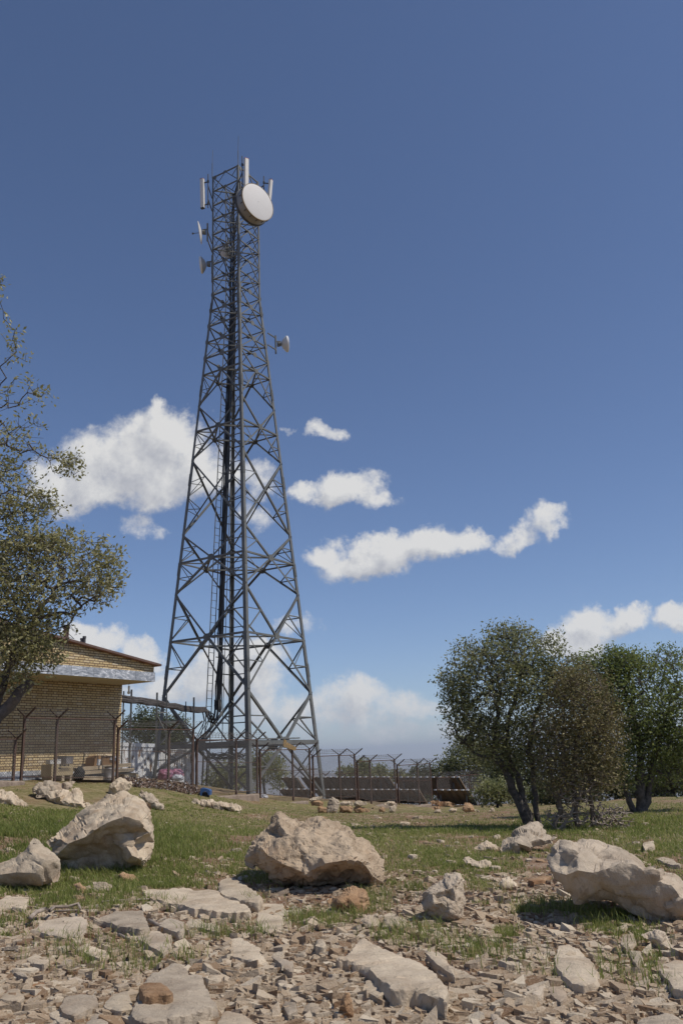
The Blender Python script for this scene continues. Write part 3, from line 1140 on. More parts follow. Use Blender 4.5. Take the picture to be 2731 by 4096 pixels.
# ------------------------------------------------------------------ brick building
def brick_mat(name):
    m, t, b = new_mat(name)
    tcn = t.add('ShaderNodeTexCoord')
    sx = t.add('ShaderNodeSeparateXYZ')
    t.link(tcn.outputs['Object'], sx.inputs[0])
    CH, PER, J = 0.0745, 0.385, 0.017
    v = t.math('DIVIDE', sx.outputs['Z'], CH)
    course = t.math('FLOOR', v)
    vf = t.math('FRACT', v)
    odd = t.math('FLOORED_MODULO', course, 2.0)
    horiz = t.math('ADD', sx.outputs['X'], sx.outputs['Y'])
    u = t.math('ADD', t.math('DIVIDE', horiz, PER), t.math('MULTIPLY', odd, 0.5))
    cell = t.math('FLOOR', u)
    uf = t.math('FRACT', u)                     # stretcher 0..0.655, header 0.70..0.955
    js = J / PER
    d1 = t.math('ABSOLUTE', t.math('SUBTRACT', uf, 0.67))
    d2 = t.math('MINIMUM', uf, t.math('SUBTRACT', 1.0, uf))
    du = t.math('MULTIPLY', t.math('MINIMUM', d1, d2), PER)
    dv = t.math('MULTIPLY', t.math('MINIMUM', vf, t.math('SUBTRACT', 1.0, vf)), CH)
    edge = t.math('MINIMUM', du, dv)
    brick = t.smooth(edge, J * .42, J * .62)
    head = t.math('GREATER_THAN', uf, 0.67)
    comb = t.add('ShaderNodeCombineXYZ')
    t.link(t.math('ADD', t.math('MULTIPLY', cell, 2.0), head), comb.inputs[0])
    t.link(course, comb.inputs[1])
    wn = t.add('ShaderNodeTexWhiteNoise')
    wn.noise_dimensions = '2D'
    t.link(comb.outputs[0], wn.inputs['Vector'])
    bc = t.ramp(wn.outputs['Value'], [(0, (0.46, 0.33, 0.165)), (0.4, (0.56, 0.425, 0.22)), (0.85, (0.62, 0.49, 0.28)), (1, (0.6, 0.5, 0.34))])
    dirt = t.noise(tcn.outputs['Object'], 1.1, 6, 0.65)
    bc = t.mix(t.math('MULTIPLY', t.smooth(dirt, 0.45, 0.75), 0.35), bc, (0.3, 0.2, 0.1))
    fine = t.noise(tcn.outputs['Object'], 60, 4, 0.6)
    bc = t.mix(t.math('MULTIPLY', fine, 0.25), bc, (0.3, 0.21, 0.11))
    col = t.mix(brick, (0.095, 0.05, 0.028), bc)
    t.link(col, b.inputs['Base Color'])
    b.inputs['Roughness'].default_value = 0.85
    bump(t, b, t.math('ADD', brick, t.math('MULTIPLY', fine, 0.2)), 1.0, 0.012)
    return m


def marble_mat(name):
    m, t, b = new_mat(name)
    tcn = t.add('ShaderNodeTexCoord')
    sx = t.add('ShaderNodeSeparateXYZ')
    t.link(tcn.outputs['Object'], sx.inputs[0])
    u = t.math('DIVIDE', sx.outputs['X'], 0.86)
    cell = t.math('FLOOR', u)
    comb = t.add('ShaderNodeCombineXYZ')
    t.link(t.math('MULTIPLY', cell, 3.7), comb.inputs[0])
    t.link(t.math('MULTIPLY', cell, 1.3), comb.inputs[2])
    v = t.vmath('ADD', tcn.outputs['Object'], comb.outputs[0])
    v = t.vmath('MULTIPLY', v, (0.7, 0.7, 2.0))
    f = t.noise(v, 2.6, 9, 0.72, 2.6)
    f2 = t.noise(v, 9, 6, 0.75, 3.0)
    col = t.ramp(t.math('ADD', t.math('MULTIPLY', f, .7), t.math('MULTIPLY', f2, .3)), [(0.36, (0.1, 0.11, 0.13)), (0.45, (0.24, 0.255, 0.28)), (0.53, (0.38, 0.395, 0.42)), (0.58, (0.7, 0.7, 0.71))])
    uf = t.math('FRACT', u)
    jd = t.math('MULTIPLY', t.math('MINIMUM', uf, t.math('SUBTRACT', 1.0, uf)), 0.86)
    col = t.mix(t.smooth(jd, 0.003, 0.009), (0.09, 0.085, 0.08), col)
    t.link(col, b.inputs['Base Color'])
    b.inputs['Roughness'].default_value = 0.35
    return m


M['brick'] = brick_mat('yellow_brick')
M['marble'] = marble_mat('grey_marble')
BX = math.atan2(AX_A.y, AX_A.x)
BC = Vector((-7.544, 29.0, 1.1))
bld = empty('brick_building', BC, BX)
tag(bld, 'yellow brick building with grey marble band and shallow gable roof', 'building')
OV, HS, FH = 1.45, 3.09, 0.29
LEN = 15.0
m = MB()
m.box((-LEN / 2, 4, HS / 2 - .5), (LEN, 8, HS + 1.0))
m.build('wall', M['brick'], bld)
m = MB()
m.box((-LEN / 2, -.012, .325), (LEN - .004, .03, .27))
m.build('marble_skirting', M['marble'], bld)
m = MB()
m.box((-LEN / 2, -.1, .0), (LEN + .1, .5, .34))
m.build('footing', M['concrete'], bld)
m = MB()
m.box((-LEN / 2 + .01, (8 - OV) / 2, HS + .08), (LEN - .02, 8 + OV - .03, .16))
m.build('soffit', M['soffit'], bld)
m = MB()
m.box((-LEN / 2, -OV - .0, HS + FH / 2), (LEN + .02, .03, FH))
m.box((.0, (8 - OV) / 2 + .02, HS + FH / 2), (.03, 8 + OV - .02, FH))
m.build('marble_fascia', M['marble'], bld)
# gable of brick above the marble band
SL, RX = 0.125, -7.3
zt = lambda x: HS + FH + .215 - SL * x if x > RX else HS + FH + .215 - SL * (2 * RX - x)
y0, y1 = -OV + .012, -OV + .22
m = MB()
prof = [(-LEN, HS + FH), (-.02, HS + FH), (-.02, zt(0)), (RX, zt(RX)), (-LEN, zt(-LEN))]
m.raw([(x, y, z) for y in (y0, y1) for x, z in prof], [(0, 1, 2, 3, 4), (9, 8, 7, 6, 5)] + [(i, 5 + i, 5 + (i + 1) % 5, (i + 1) % 5) for i in range(5)])
m.build('gable', M['brick'], bld)
m = MB()
for xa, xb in ((.14, RX), (RX, -LEN - .1)):
    a0, b0 = zt(xa) if xa > RX else zt(xa), zt(xb)
    ya, yb = -OV - .16, 8.1
    vs = [(xa, ya, a0 + .004), (xb, ya, b0 + .004), (xb, yb, b0 + .004), (xa, yb, a0 + .004), (xa, ya, a0 + .05), (xb, ya, b0 + .05), (xb, yb, b0 + .05), (xa, yb, a0 + .05)]
    m.raw(vs, [(3, 2, 1, 0), (4, 5, 6, 7), (0, 1, 5, 4), (1, 2, 6, 5), (2, 3, 7, 6), (3, 0, 4, 7)])
rf = m.build('roof', M['roof'], bld)
m = MB()
m.beam((.15, -OV - .165, zt(0) + .01), (RX, -OV - .165, zt(RX) + .03), Vector((0, 1, 0)), Vector((0, 0, 1)), 0, .02, -.018, .045)
m.build('verge_board', M['roof_under'], rf)
inv = (Matrix.Translation(BC) @ Matrix.Rotation(BX, 4, 'Z')).inverted()
for (px, py, Y, r, hgt, mt) in ((264, 2578, 27.2, .085, .62, 'roof_under'), (327, 2584, 28.6, .045, .26, 'dark'), (337, 2588, 28.6, .05, .36, 'dark')):
    p = inv @ at_depth(px, py, Y)
    m = MB()
    m.lathe(p + Vector((0, 0, -.35)), (0, 0, 1), [(0, r), (.35 + hgt * .8, r), (.35 + hgt * .8, r * 1.25), (.35 + hgt, r * 1.2), (.35 + hgt, 0)], 12)
    m.build('vent_pipe', M[mt], rf, True, 40)
bb = at_depth(517, 2738, 28.3)
blb = empty('hanging_bulb', bb)
tag(blb, 'bare light bulb in a white holder hanging under the eave corner', 'light bulb')
m = MB(); m.tube([(0, 0, .12), (0, 0, -.08)], .008, 6); m.build('cord', M['black'], blb)
m = MB(); m.lathe((0, 0, -.05), (0, 0, -1), [(0, .0), (0, .035), (.12, .03), (.14, .025)], 12); m.build('holder', M['white_metal'], blb, True, 40)
m = MB(); m.lathe((0, 0, -.18), (0, 0, -1), [(0, .025), (.03, .03), (.07, .052), (.11, .045), (.135, .0)], 12); m.build('bulb', M['bulb'], blb, True)

# ------------------------------------------------------------------ white sheet metal screen behind the left tower leg
m_, t, b = new_mat('peeling_white_paint')
tcn = t.add('ShaderNodeTexCoord')
st = t.vmath('MULTIPLY', tcn.outputs['Object'], (1.0, 1.0, 0.35))
f = t.noise(st, 7.5, 7, 0.7)
f2 = t.noise(tcn.outputs['Object'], 2.2, 4, 0.6)
col = t.ramp(t.noise(st, 3, 5, 0.6), [(0.3, (0.6, 0.61, 0.62)), (0.7, (0.76, 0.76, 0.74))])
col = t.mix(t.smooth(t.math('ADD', f, t.math('MULTIPLY', f2, .25)), 0.66, 0.72), col, (0.16, 0.09, 0.05))
t.link(col, b.inputs['Base Color'])
b.inputs['Roughness'].default_value = 0.6
M['white_sheet'] = m_
scr = empty('sheet_metal_screen', (-9, 42, 1.0))
tag(scr, 'white corrugated sheet metal screen with peeling rust behind the left tower leg', 'metal screen')
s0 = Vector((-9, 42, 1.0))
for (pa, ta, ba, Ya), (pb, tb, bb_, Yb) in (((450, 2976, 3126, 37.5), (634, 2983, 3120, 41.6)), ((640, 2990, 3128, 40.2), (778, 2998, 3150, 42.4))):
    A0, A1 = at_depth(pa, ba, Ya) - s0, at_depth(pa, ta, Ya) - s0
    B0, B1 = at_depth(pb, bb_, Yb) - s0, at_depth(pb, tb, Yb) - s0
    d = (B0 - A0); d.z = 0
    nn = Vector((d.y, -d.x, 0)).normalized()
    m = MB()
    N = 60
    vs, fs = [], []
    for i in range(N + 1):
        f = i / N
        wob = nn * (.022 * (1 if (i // 2) % 2 else -1))
        for q0, q1 in ((A0, B0), (A1, B1)):
            p = q0.lerp(q1, f) + wob
            vs += [p, p - nn * .006]
    for i in range(N):
        a = i * 4
        fs += [(a, a + 4, a + 6, a + 2), (a + 1, a + 3, a + 7, a + 5), (a + 2, a + 6, a + 7, a + 3), (a, a + 1, a + 5, a + 4)]
    m.raw(vs, fs)
    m.build('sheet', M['white_sheet'], scr)
    m = MB()
    m.bar(A1, B1, .1, .16)
    m.build('top_rail', M['white_metal'], scr)
m = MB()
pe = at_depth(787, 3160, 42.4) - s0
pt = at_depth(786, 3000, 42.4) - s0
m.bar(pe - Vector((0, 0, .2)), pt, .13, .1, up=(0, 1, 0))
m.build('end_post', M['white_sheet'], scr)

# ------------------------------------------------------------------ cable bridge from the building to the tower
br = empty('cable_bridge', (-8, 35, 1))
tag(br, 'thick black bundle of cables on steel posts between brick building and tower', 'cable bridge')
b0 = Vector((-8, 35, 1))
trk = [(440, 2778, 29.6), (490, 2795, 30.6), (560, 2802, 32.6), (630, 2812, 34.6), (700, 2825, 36.8), (767, 2837, 39), (822, 2838, 41)]
tp = [at_depth(*q) - b0 for q in trk]
for i in range(9):
    a = 2 * math.pi * i / 9
    rr = .085 if i else 0
    m = MB()
    pts = []
    for j, p in enumerate(tp):
        aa = a + j * .5
        pts.append(p + Vector((math.cos(aa) * rr * .4, math.cos(aa) * rr * .3, math.sin(aa) * rr + rng.uniform(-.012, .012))))
        if j < len(tp) - 1:
            pts.append(p.lerp(tp[j + 1], .5) + Vector((0, 0, math.sin(aa) * rr - .02 + rng.uniform(-.02, .02))))
    m.tube(pts, .055, 6)
    m.build('cable', M['tray'], br, True)
end = tp[-1]
fstart = ladder_pt(Z(2.75), .735, .25)
fs_w = tower_world(fstart) - b0
for i in range(9):
    m = MB()
    o = Vector((rng.uniform(-.12, .12), rng.uniform(-.1, .1), rng.uniform(-.05, .05)))
    low = (end.lerp(fs_w, .55)) + Vector((0, 0, -.42 - rng.uniform(0, .25))) + o
    up = fs_w + o * 1.3
    m.tube([end + o * .4, end.lerp(low, .45) + Vector((.05, 0, -.02)) + o, low, low.lerp(up, .5) + Vector((.06, 0, -.1)), up, up + Vector((0, 0, .5))], .024, 6)
    m.build('cable_loop', M['cable'], br, True)
for i in range(4):
    m = MB()
    o = Vector((rng.uniform(-.15, .1), rng.uniform(-.1, .1), 0))
    p = end + o
    g = gz(p.x + b0.x, p.y + b0.y) - b0.z
    pts = [p, p + Vector((.1, 0, -.5)), p + Vector((-.05 - .1 * i, 0, -1.2)), p + Vector((.06, 0, -2.0)), Vector((p.x, p.y, g))]
    m.tube(pts, .02, 5)
    m.build('cable_tail', M['cable'], br, True)
m = MB()
m.tube([end + Vector((-.25, 0, .0)), end + Vector((-.22, -.02, .12)), end + Vector((-.14, 0, 0)), end + Vector((-.2, .02, -.12)), end + Vector((-.25, 0, 0))], .014, 5)
m.build('tie', M['paper'], br)
for px, top, Y, w in ((496, 2764, 30.9, .05), (527, 2758, 31.5, .07), (629, 2770, 34.4, .075), (668, 2764, 34.9, .05), (744, 2806, 38.4, .045), (776, 2789, 38.6, .08)):
    p = at_depth(px, top, Y) - b0
    g = gz(p.x + b0.x, p.y + b0.y) - b0.z - .1
    m = MB()
    m.angle((p.x - w / 2, p.y, g), (p.x - w / 2, p.y, p.z), Vector((1, 0, 0)), Vector((0, 1, 0)), w, .012)
    m.build('post', M['steel'], br)
for (pa, pb) in (((629, 2850, 34.4), (668, 2850, 34.9)), ((496, 2953, 30.9), (527, 2975, 31.5)), ((632, 2868, 34.4), (660, 2925, 34.8))):
    m = MB()
    m.bar(at_depth(*pa) - b0, at_depth(*pb) - b0, .05)
    m.build('brace', M['steel'], br)

# ------------------------------------------------------------------ chain link fence
FP0 = Vector((-8.387, 25.5, 0))
SECTIONS = [  # (top height, distances along the line, base heights)
    (2.42, (-6.4, -4.0, -1.5), (1.3, 1.32, 1.32)),
    (3.0, (-1.24, -.1, 2.12), (1.3, 1.22, 1.12)),
    (2.72, (2.28, 4.56, 5.74), (1.15, .95, .75)),
    (2.37, (5.95, 8.09, 9.33), (.62, .42, .36)),
    (1.98, (9.51, 11.64, 12.85), (.28, .04, .0)),
    (1.69, (13.08, 15.11, 16.4), (-.02, -.16, -.18)),
    (1.40, (16.59, 17.7, 20.05), (-.25, -.48, -.54)),
    (1.14, (20.29, 22.39, 23.8), (-.58, -.8, -.85)),
    (.40, (24.46, 26.43, 28.53, 30.5, 32.6), (-.93, -1.08, -1.3, -1.42, -1.6)),
]
fence = empty('chain_link_fence', (FP0.x, FP0.y, 1.2))
tag(fence, 'rusty chain link fence stepping downhill with barbed wire on forked posts', 'fence')
f0 = Vector((FP0.x, FP0.y, 1.2))
UPV = Vector((0, 0, 1))


def fpt(t, z, off=0.0):
    return Vector((FP0.x, FP0.y, 0)) + AX_A * t + AX_N * off + Vector((0, 0, z)) - f0


prev_end = None
for top, ts, bases in SECTIONS:
    for t_, bz in zip(ts, bases):
        m = MB()
        m.angle(fpt(t_, bz - .25) - AX_A * .03, fpt(t_, top + .02) - AX_A * .03, AX_A, -AX_N, .062, .009)
        for s in (-1, 1):
            m.angle(fpt(t_, top - .02), fpt(t_, top + .235, s * .39), AX_A, UPV, .042, .008)
        m.build('post', M['rust_post'], fence)
    for hh in (top - .015,):
        m = MB()
        m.bar(fpt(ts[0], hh), fpt(ts[-1], hh), .034)
        m.build('rail', M['rust_post'], fence)
    for frac in (.42, .93):
        m = MB()
        pts = [fpt(t_, top + (bz - top) * frac) for t_, bz in zip(ts, bases)]
        m.tube(pts, .009, 5)
        m.build('tension_wire', M['rust_post'], fence)
    # the woven mesh, real wires both ways
    m = MB()
    sp = .078
    t0_, t1_ = ts[0], ts[-1]
    bz = lambda q: float(np.interp(q, ts, bases)) + .06
    zlo = min(bases)
    n_w = int((t1_ - t0_ + (top - zlo)) / sp)
    r = .0022
    for i in range(n_w):
        for sgn in (1, -1):
            # line t = c + sgn*(z - zlo)
            c = t0_ + i * sp if sgn == -1 else t0_ - (top - zlo) + i * sp
            seg = []
            for zz in np.linspace(zlo, top - .03, 24):
                tt = c + sgn * (zz - zlo)
                if t0_ <= tt <= t1_ and zz >= bz(tt): seg.append((tt, zz))
            if len(seg) >= 2:
                a, q = seg[0], seg[-1]
                m.beam(fpt(a[0], a[1]), fpt(q[0], q[1]), AX_N, (AX_A * -sgn + UPV).normalized(), -r, r, -r, r)
    m.build('wire_mesh', M['wire'], fence)
    for s in (-1, 1):
        for fr in (.4, .7, .98):
            m = MB()
            pts = []
            for i in range(len(ts) - 1):
                for f in (0, .25, .5, .75):
                    tt = ts[i] + (ts[i + 1] - ts[i]) * f
                    pts.append(fpt(tt, top + .24 * fr - .03 * math.sin(math.pi * f) + rng.uniform(-.006, .006), s * .39 * fr))
            pts.append(fpt(ts[-1], top + .24 * fr, s * .39 * fr))
            m.tube(pts, .0032, 4)
            tt = ts[0] + .1
            while tt < ts[-1]:
                c = fpt(tt, top + .24 * fr - .015, s * .39 * fr)
                m.bar(c + Vector((0, .0, -.03)), c + Vector((.012, 0, .03)), .005)
                m.bar(c + Vector((-.02, .0, -.02)), c + Vector((.02, 0, .02)), .005)
                tt += .17
            m.build('barbed_wire', M['wire'], fence)

# far side of the enclosure
bk = empty('back_fence', (0, 60, -1.2))
tag(bk, 'far side of the wire fence with forked posts beyond the solar panels', 'fence')
for i, (px, py) in enumerate(((1120, 3108), (1178, 3106), (1302, 3102), (1380, 3100), (1600, 3094), (1792, 3090), (1905, 3095))):
    p = at_depth(px, py, 60 - i * .8) - Vector((0, 60, -1.2))
    m = MB()
    m.bar((p.x, p.y, -1.2), p, .06)
    for s in (-1, 1):
        m.bar(p, p + AX_A * .0 + Vector((s * .3, s * -.1, .26)), .045)
    m.build('post', M['rust_post'], bk)
    if i:
        for dz in (0, -.5, .24):
            m = MB()
            m.tube([pp + Vector((0, 0, dz)), p + Vector((0, 0, dz))], .008, 4)
            m.build('strand', M['wire'], bk)
    pp = p

# ------------------------------------------------------------------ concrete plinths and rubble along the fence
def rough_block(name, corners_t, off, label, material, thick=.34, group=None, seed=0):
    """low wall of rough concrete: list of (distance along the fence, top z, bottom z)"""
    rr = random.Random(seed)
    vs, fs = [], []
    N = 26
    t0_, t1_ = corners_t[0][0], corners_t[-1][0]
    for i in range(N + 1):
        tt = t0_ + (t1_ - t0_) * i / N
        zt_ = float(np.interp(tt, [c[0] for c in corners_t], [c[1] for c in corners_t])) + rr.uniform(-.012, .012)
        zb_ = float(np.interp(tt, [c[0] for c in corners_t], [c[2] for c in corners_t]))
        ring = []
        for k, (oo, zz) in enumerate(((0, zb_), (.0, zb_ + (zt_ - zb_) * .5), (-.02, zt_ - .03), (-.05, zt_), (-thick + .04, zt_ + .005), (-thick, zt_ - .04), (-thick, zb_))):
            ring.append(fpt(tt, zz, off + oo + rr.uniform(-.014, .014)) + f0)
        vs += ring
    for i in range(N):
        for k in range(6):
            a = i * 7 + k
            fs.append((a, a + 1, a + 8, a + 7))
    fs.append(tuple(range(6, -1, -1)))
    fs.append(tuple(N * 7 + k for k in range(7)))
    o = mesh_obj(name, vs, fs, material)
    return tag(o, label, 'low wall', group)


def tz(px, py, off=.42):
    p = on_line(px, py, Vector((FP0.x, FP0.y, 0)) + AX_N * off)
    q = p - Vector((FP0.x, FP0.y, 0))
    return q.dot(AX_A), p.z


PL = [
    ([(-60, 3122), (103, 3124)], 3172, 'rough concrete footing below the leftmost fence posts by the marble skirting'),
    ([(600, 3174), (800, 3160)], 3232, 'rough concrete footing step below the heap of litter'),
    ([(842, 3188), (1040, 3175)], 3222, 'concrete footing step in front of the nearest tower leg'),
    ([(1042, 3222), (1236, 3204)], 3256, 'concrete footing step left of the piled stones'),
    ([(1440, 3232), (1588, 3212)], 3258, 'low concrete footing between two heaps of stones'),
    ([(1602, 3237), (1728, 3215)], 3262, 'rightmost concrete footing step before the flat capstone heap'),
]
for i, (tops, bot, lab) in enumerate(PL):
    cs = []
    for (px, py) in tops:
        tt, zz = tz(px, py)
        _, zb = tz(px, bot)
        cs.append((tt, zz, zb - .15))
    rough_block('concrete_footing', cs, .42, lab, M['concrete'], .4, None, i)

# ------------------------------------------------------------------ things left between wall and fence
WP = BC + AX_N * .42


def wl(px, py, off=.42):
    p = on_line(px, py, BC + AX_N * off)
    return (p - BC).dot(AX_A), p.z


def wpt(xa, z, off):
    return Vector((BC.x, BC.y, 0)) + AX_A * xa + AX_N * off + Vector((0, 0, z))


def wall_box(m, xa, xb, za, zb, offa, offb, origin):
    c = wpt((xa + xb) / 2, (za + zb) / 2, (offa + offb) / 2) - origin
    m.box(c, (abs(xb - xa), abs(offb - offa), zb - za), Matrix.Rotation(BX, 3, 'Z'))


xa, _ = wl(206, 3100, .75); xb, zb = wl(292, 3118, .75); _, zt_ = wl(292, 3054, .75)
zf = zb
ori = wpt((xa + xb) / 2, zf, .5)
cr = empty('wooden_crate', ori)
tag(cr, 'plywood crate with black printed marks standing on feet against the brick wall', 'crate')
m = MB(); wall_box(m, xa, xb, zf + .13, zt_, .3, .75, ori); m.build('box', M['plywood'], cr)
for f in (.04, .5, .88):
    m = MB(); x0 = xa + (xb - xa) * f; wall_box(m, x0, x0 + .1, zf - .03, zf + .13, .32, .74, ori); m.build('foot', M['wood'], cr)
m = MB()
for i, (u, v, w, h) in enumerate(((.36, .87, .05, .06), (.46, .9, .04, .04), (.54, .86, .05, .05), (.63, .88, .03, .04), (.72, .86, .05, .05), (.3, .64, .08, .04), (.42, .63, .22, .012), (.4, .55, .3, .012), (.36, .47, .28, .012), (.3, .38, .35, .01))):
    x0 = xa + (xb - xa) * u
    z0 = zf + .13 + (zt_ - zf - .13) * v
    wall_box(m, x0, x0 + w * 1.3, z0 - h / 2, z0 + h / 2, .75, .754, ori)
m.build('printed_marks', M['ink'], cr)
ori2 = wpt(xa + .35 * (xb - xa), zt_, .5)
o = empty('tin_box', ori2 + AX_A * .42)
tag(o, 'dented grey tin box lying on top of the plywood crate', 'tin')
m = MB(); m.box((0, 0, .1), (.36, .3, .2), Matrix.Rotation(BX + .3, 3, 'Z')); m.build('body', M['red_rust'], o)
m = MB(); m.box((0, 0, .212), (.38, .32, .02), Matrix.Rotation(BX + .3, 3, 'Z') @ Matrix.Rotation(.06, 3, 'X')); m.build('lid', M['steel'], o)
m = MB(); m.box((0, 0, .05), (.34, .28, .1), Matrix.Rotation(BX - .2, 3, 'Z') @ Matrix.Rotation(.1, 3, 'Y'))
m.box((.02, 0, .115), (.3, .26, .024), Matrix.Rotation(BX - .1, 3, 'Z'))
o = m.build('paper_bundle', M['paper'], None, loc=ori2 - AX_A * .02)
tag(o, 'bundle of white paper lying on the plywood crate beside the tin', 'paper')

for i, (p0, p1, th, off, dp, lab) in enumerate((
        ((306, 3118), (470, 3121), .09, .78, .2, 'bottom pale timber board of the pile against the wall'),
        ((324, 3099), (538, 3084), .085, .72, .22, 'middle pale timber board of the pile sloping up to the right'),
        ((300, 3086), (526, 3066), .1, .6, .24, 'top pale timber board of the pile beneath the brown carton'))):
    x0, z0 = wl(p0[0], p0[1], off)
    x1, z1 = wl(p1[0], p1[1], off)
    a, q = wpt(x0, z0 + th / 2, off - dp / 2), wpt(x1, z1 + th / 2, off - dp / 2)
    c = (a + q) / 2
    m = MB()
    m.bar(a - c, q - c, dp, th)
    m.bar(a - c - (q - a) * .0005 + Vector((0, 0, th * .52)), q - c + Vector((0, 0, th * .52)), dp * .9, .02)
    o = m.build('timber_board', M['wood'], None, loc=c)
    tag(o, lab, 'board', 'timber boards piled by the wall')
x0, z0 = wl(367, 3068, .45); x1, _ = wl(461, 3068, .45)
ori = wpt((x0 + x1) / 2, z0, .35)
ct = empty('carton', ori)
tag(ct, 'long brown cardboard carton with open flaps lying on the timber pile', 'carton')
L_ = x1 - x0
m = MB()
R3 = Matrix.Rotation(BX, 3, 'Z')
prof = [(-.5, 0), (.5, 0), (.5, .3), (.12, .3), (.02, .22), (-.1, .33), (-.3, .34), (-.46, .28)]
vs = [R3 @ Vector((x * L_, y, z)) for y in (-.2, .2) for x, z in prof]
m.raw(vs, [tuple(range(8)), tuple(range(15, 7, -1))] + [(i, 8 + i, 8 + (i + 1) % 8, (i + 1) % 8) for i in range(8)])
m.build('box', M['carton'], ct)
m = MB(); m.box(R3 @ Vector((.28 * L_, -.12, .34)), (.4 * L_, .22, .012), R3 @ Matrix.Rotation(.35, 3, 'X')); m.build('flap', M['wood'], ct)
m = MB(); m.box(R3 @ Vector((-.3 * L_, -.206, .13)), (.14, .006, .18), R3 @ Matrix.Rotation(.2, 3, 'Y')); m.build('sticker', M['paper'], ct)
pz = wpt(*wl(438, 3036, .4), .38)


def lump(name, loc, size, material, seed, amp=.25, freq=2.2, rz=0.0, sub=4):
    bm = bmesh.new()
    bmesh.ops.create_icosphere(bm, subdivisions=sub, radius=1)
    for v in bm.verts:
        c = v.co.normalized()
        k = 1 + amp * mnoise.fractal(c * freq + Vector((seed * 3.1, seed, 0)), 0.8, 2.1, 4) + amp * .5 * abs(mnoise.noise(c * freq * 2.7 + Vector((seed, 0, 5))))
        v.co = Vector((c.x * size[0], c.y * size[1], max(c.z, -.75) * size[2])) * k
    me = bpy.data.meshes.new(name)
    bm.to_mesh(me)
    bm.free()
    me.polygons.foreach_set('use_smooth', [True] * len(me.polygons))
    me.materials.append(material)
    o = bpy.data.objects.new(name, me)
    COL.objects.link(o)
    o.location = loc
    o.rotation_euler = (0, 0, rz)
    return o


tag(lump('plastic_sheet', pz, (.28, .18, .09), M['grey_bag'], 3, .4), 'crumpled clear plastic on top of the brown carton', 'plastic')
x0, z0 = wl(437, 3121, .8)
ori = wpt(x0, z0, .8)
bu = empty('tin_drum', ori)
tag(bu, 'battered silver tin drum with dark rim in front of the timber pile', 'tin drum')
m = MB(); m.lathe((0, 0, 0), (0, 0, 1), [(0, 0), (0, .15), (.06, .152), (.07, .158), (.08, .152), (.2, .15), (.33, .155), (.34, .16), (.35, .155), (.38, .15)], 20); m.build('body', M['red_rust'], bu, True, 40)
m = MB(); m.lathe((0, 0, .38), (0, 0, 1), [(-.005, .155), (.03, .157), (.035, .14), (.01, .13), (.005, 0)], 20); m.build('rim', M['black'], bu, True, 40)
x0, z0 = wl(513, 3112, .5)
ori = wpt(x0, z0, .5)
o = empty('shallow_tray', ori)
tag(o, 'shallow tray full of white scraps at the right end of the timber pile', 'tray')
m = MB(); m.box((0, 0, .07), (.62, .3, .14), R3); m.build('box', M['wood'], o)
lp = lump('scraps', (0, 0, .17), (.3, .14, .06), M['grey_bag'], 8, .5); lp.parent = o
o = lump('black_bag', wpt(wl(318, 3100, .85)[0], wl(318, 3114, .85)[1] + .12, .85), (.14, .14, .2), M['black'], 5, .35)
tag(o, 'small crumpled black bag at the left end of the timber pile', 'bag')
o = lump('rubbish_bag', at_depth(662, 3100, 30.2), (.25, .2, .2), M['pink_bag'], 11, .22, 2.6)
tag(o, 'crumpled pink plastic bag behind the fence, left one of two', 'bag', 'stuffed plastic bags by the fence')
o = lump('rubbish_bag', at_depth(704, 3098, 30.6), (.24, .2, .17), M['pink_bag'], 17, .28, 3.0)
tag(o, 'striped pink bag with knotted top leaning on the other pink one', 'bag', 'stuffed plastic bags by the fence')
o = lump('rubbish_bag', at_depth(708, 3112, 30.3), (.22, .18, .11), M['grey_bag'], 19, .25, 3.0)
tag(o, 'flat greyish bag squashed beneath the striped pink one', 'bag', 'stuffed plastic bags by the fence')
o = lump('plastic_bag', at_depth(1054, 3188, 34.4), (.14, .12, .1), M['grey_bag'], 23, .4)
tag(o, 'small white plastic bag at the end of a concrete footing', 'bag')

# blue curved fender over a dark wheel
_g = on_ground(818, 3190)
ori = Vector((_g.x, _g.y + .25, _g.z))
bf = empty('blue_fender', ori)
bf.scale = (.62, .62, .62)
tag(bf, 'blue curved metal fender over a dark wheel seen behind the fence', 'fender')
m = MB()
prof = [(-.26, .02), (-.25, .42), (-.2, .47), (.0, .44), (.2, .38), (.26, .3), (.25, .1), (.17, .1), (.13, .22), (.0, .3), (-.12, .26), (-.18, .12), (-.19, .02)]
n_ = len(prof)
vs = [Vector((x, y, z)) for y in (-.2, .5) for x, z in prof]
m.raw(vs, [tuple(range(n_ - 1, -1, -1)), tuple(range(n_, 2 * n_))] + [(i, (i + 1) % n_, n_ + (i + 1) % n_, n_ + i) for i in range(n_)])
m.build('panel', M['blue'], bf)
m = MB(); m.lathe((0, -.12, .06), (0, 1, 0), [(0, 0), (0, .13), (.02, .19), (.1, .2), (.12, .15), (.12, 0)], 20); m.build('wheel', M['black'], bf, True, 40)

# tan board caught on the barbed wire
c = at_depth(1157, 2984, 35.3)
tb = empty('foam_board', c)
tag(tb, 'tan broken block of board caught on top of a fence post', 'board')
Rt = Matrix.Rotation(rad(24), 3, 'Y') @ Matrix.Rotation(rad(14), 3, 'Z')
m = MB()
prof = [(-.26, -.04), (-.2, -.1), (.28, -.08), (.29, .06), (-.1, .1), (-.14, .04), (-.2, .16), (-.3, .17)]
vs = [Rt @ Vector((x, y, z)) for y in (-.09, .09) for x, z in prof]
m.raw(vs, [tuple(range(8)), tuple(range(15, 7, -1))] + [(i, 8 + i, 8 + (i + 1) % 8, (i + 1) % 8) for i in range(8)])
m.build('block', M['tan_foam'], tb)

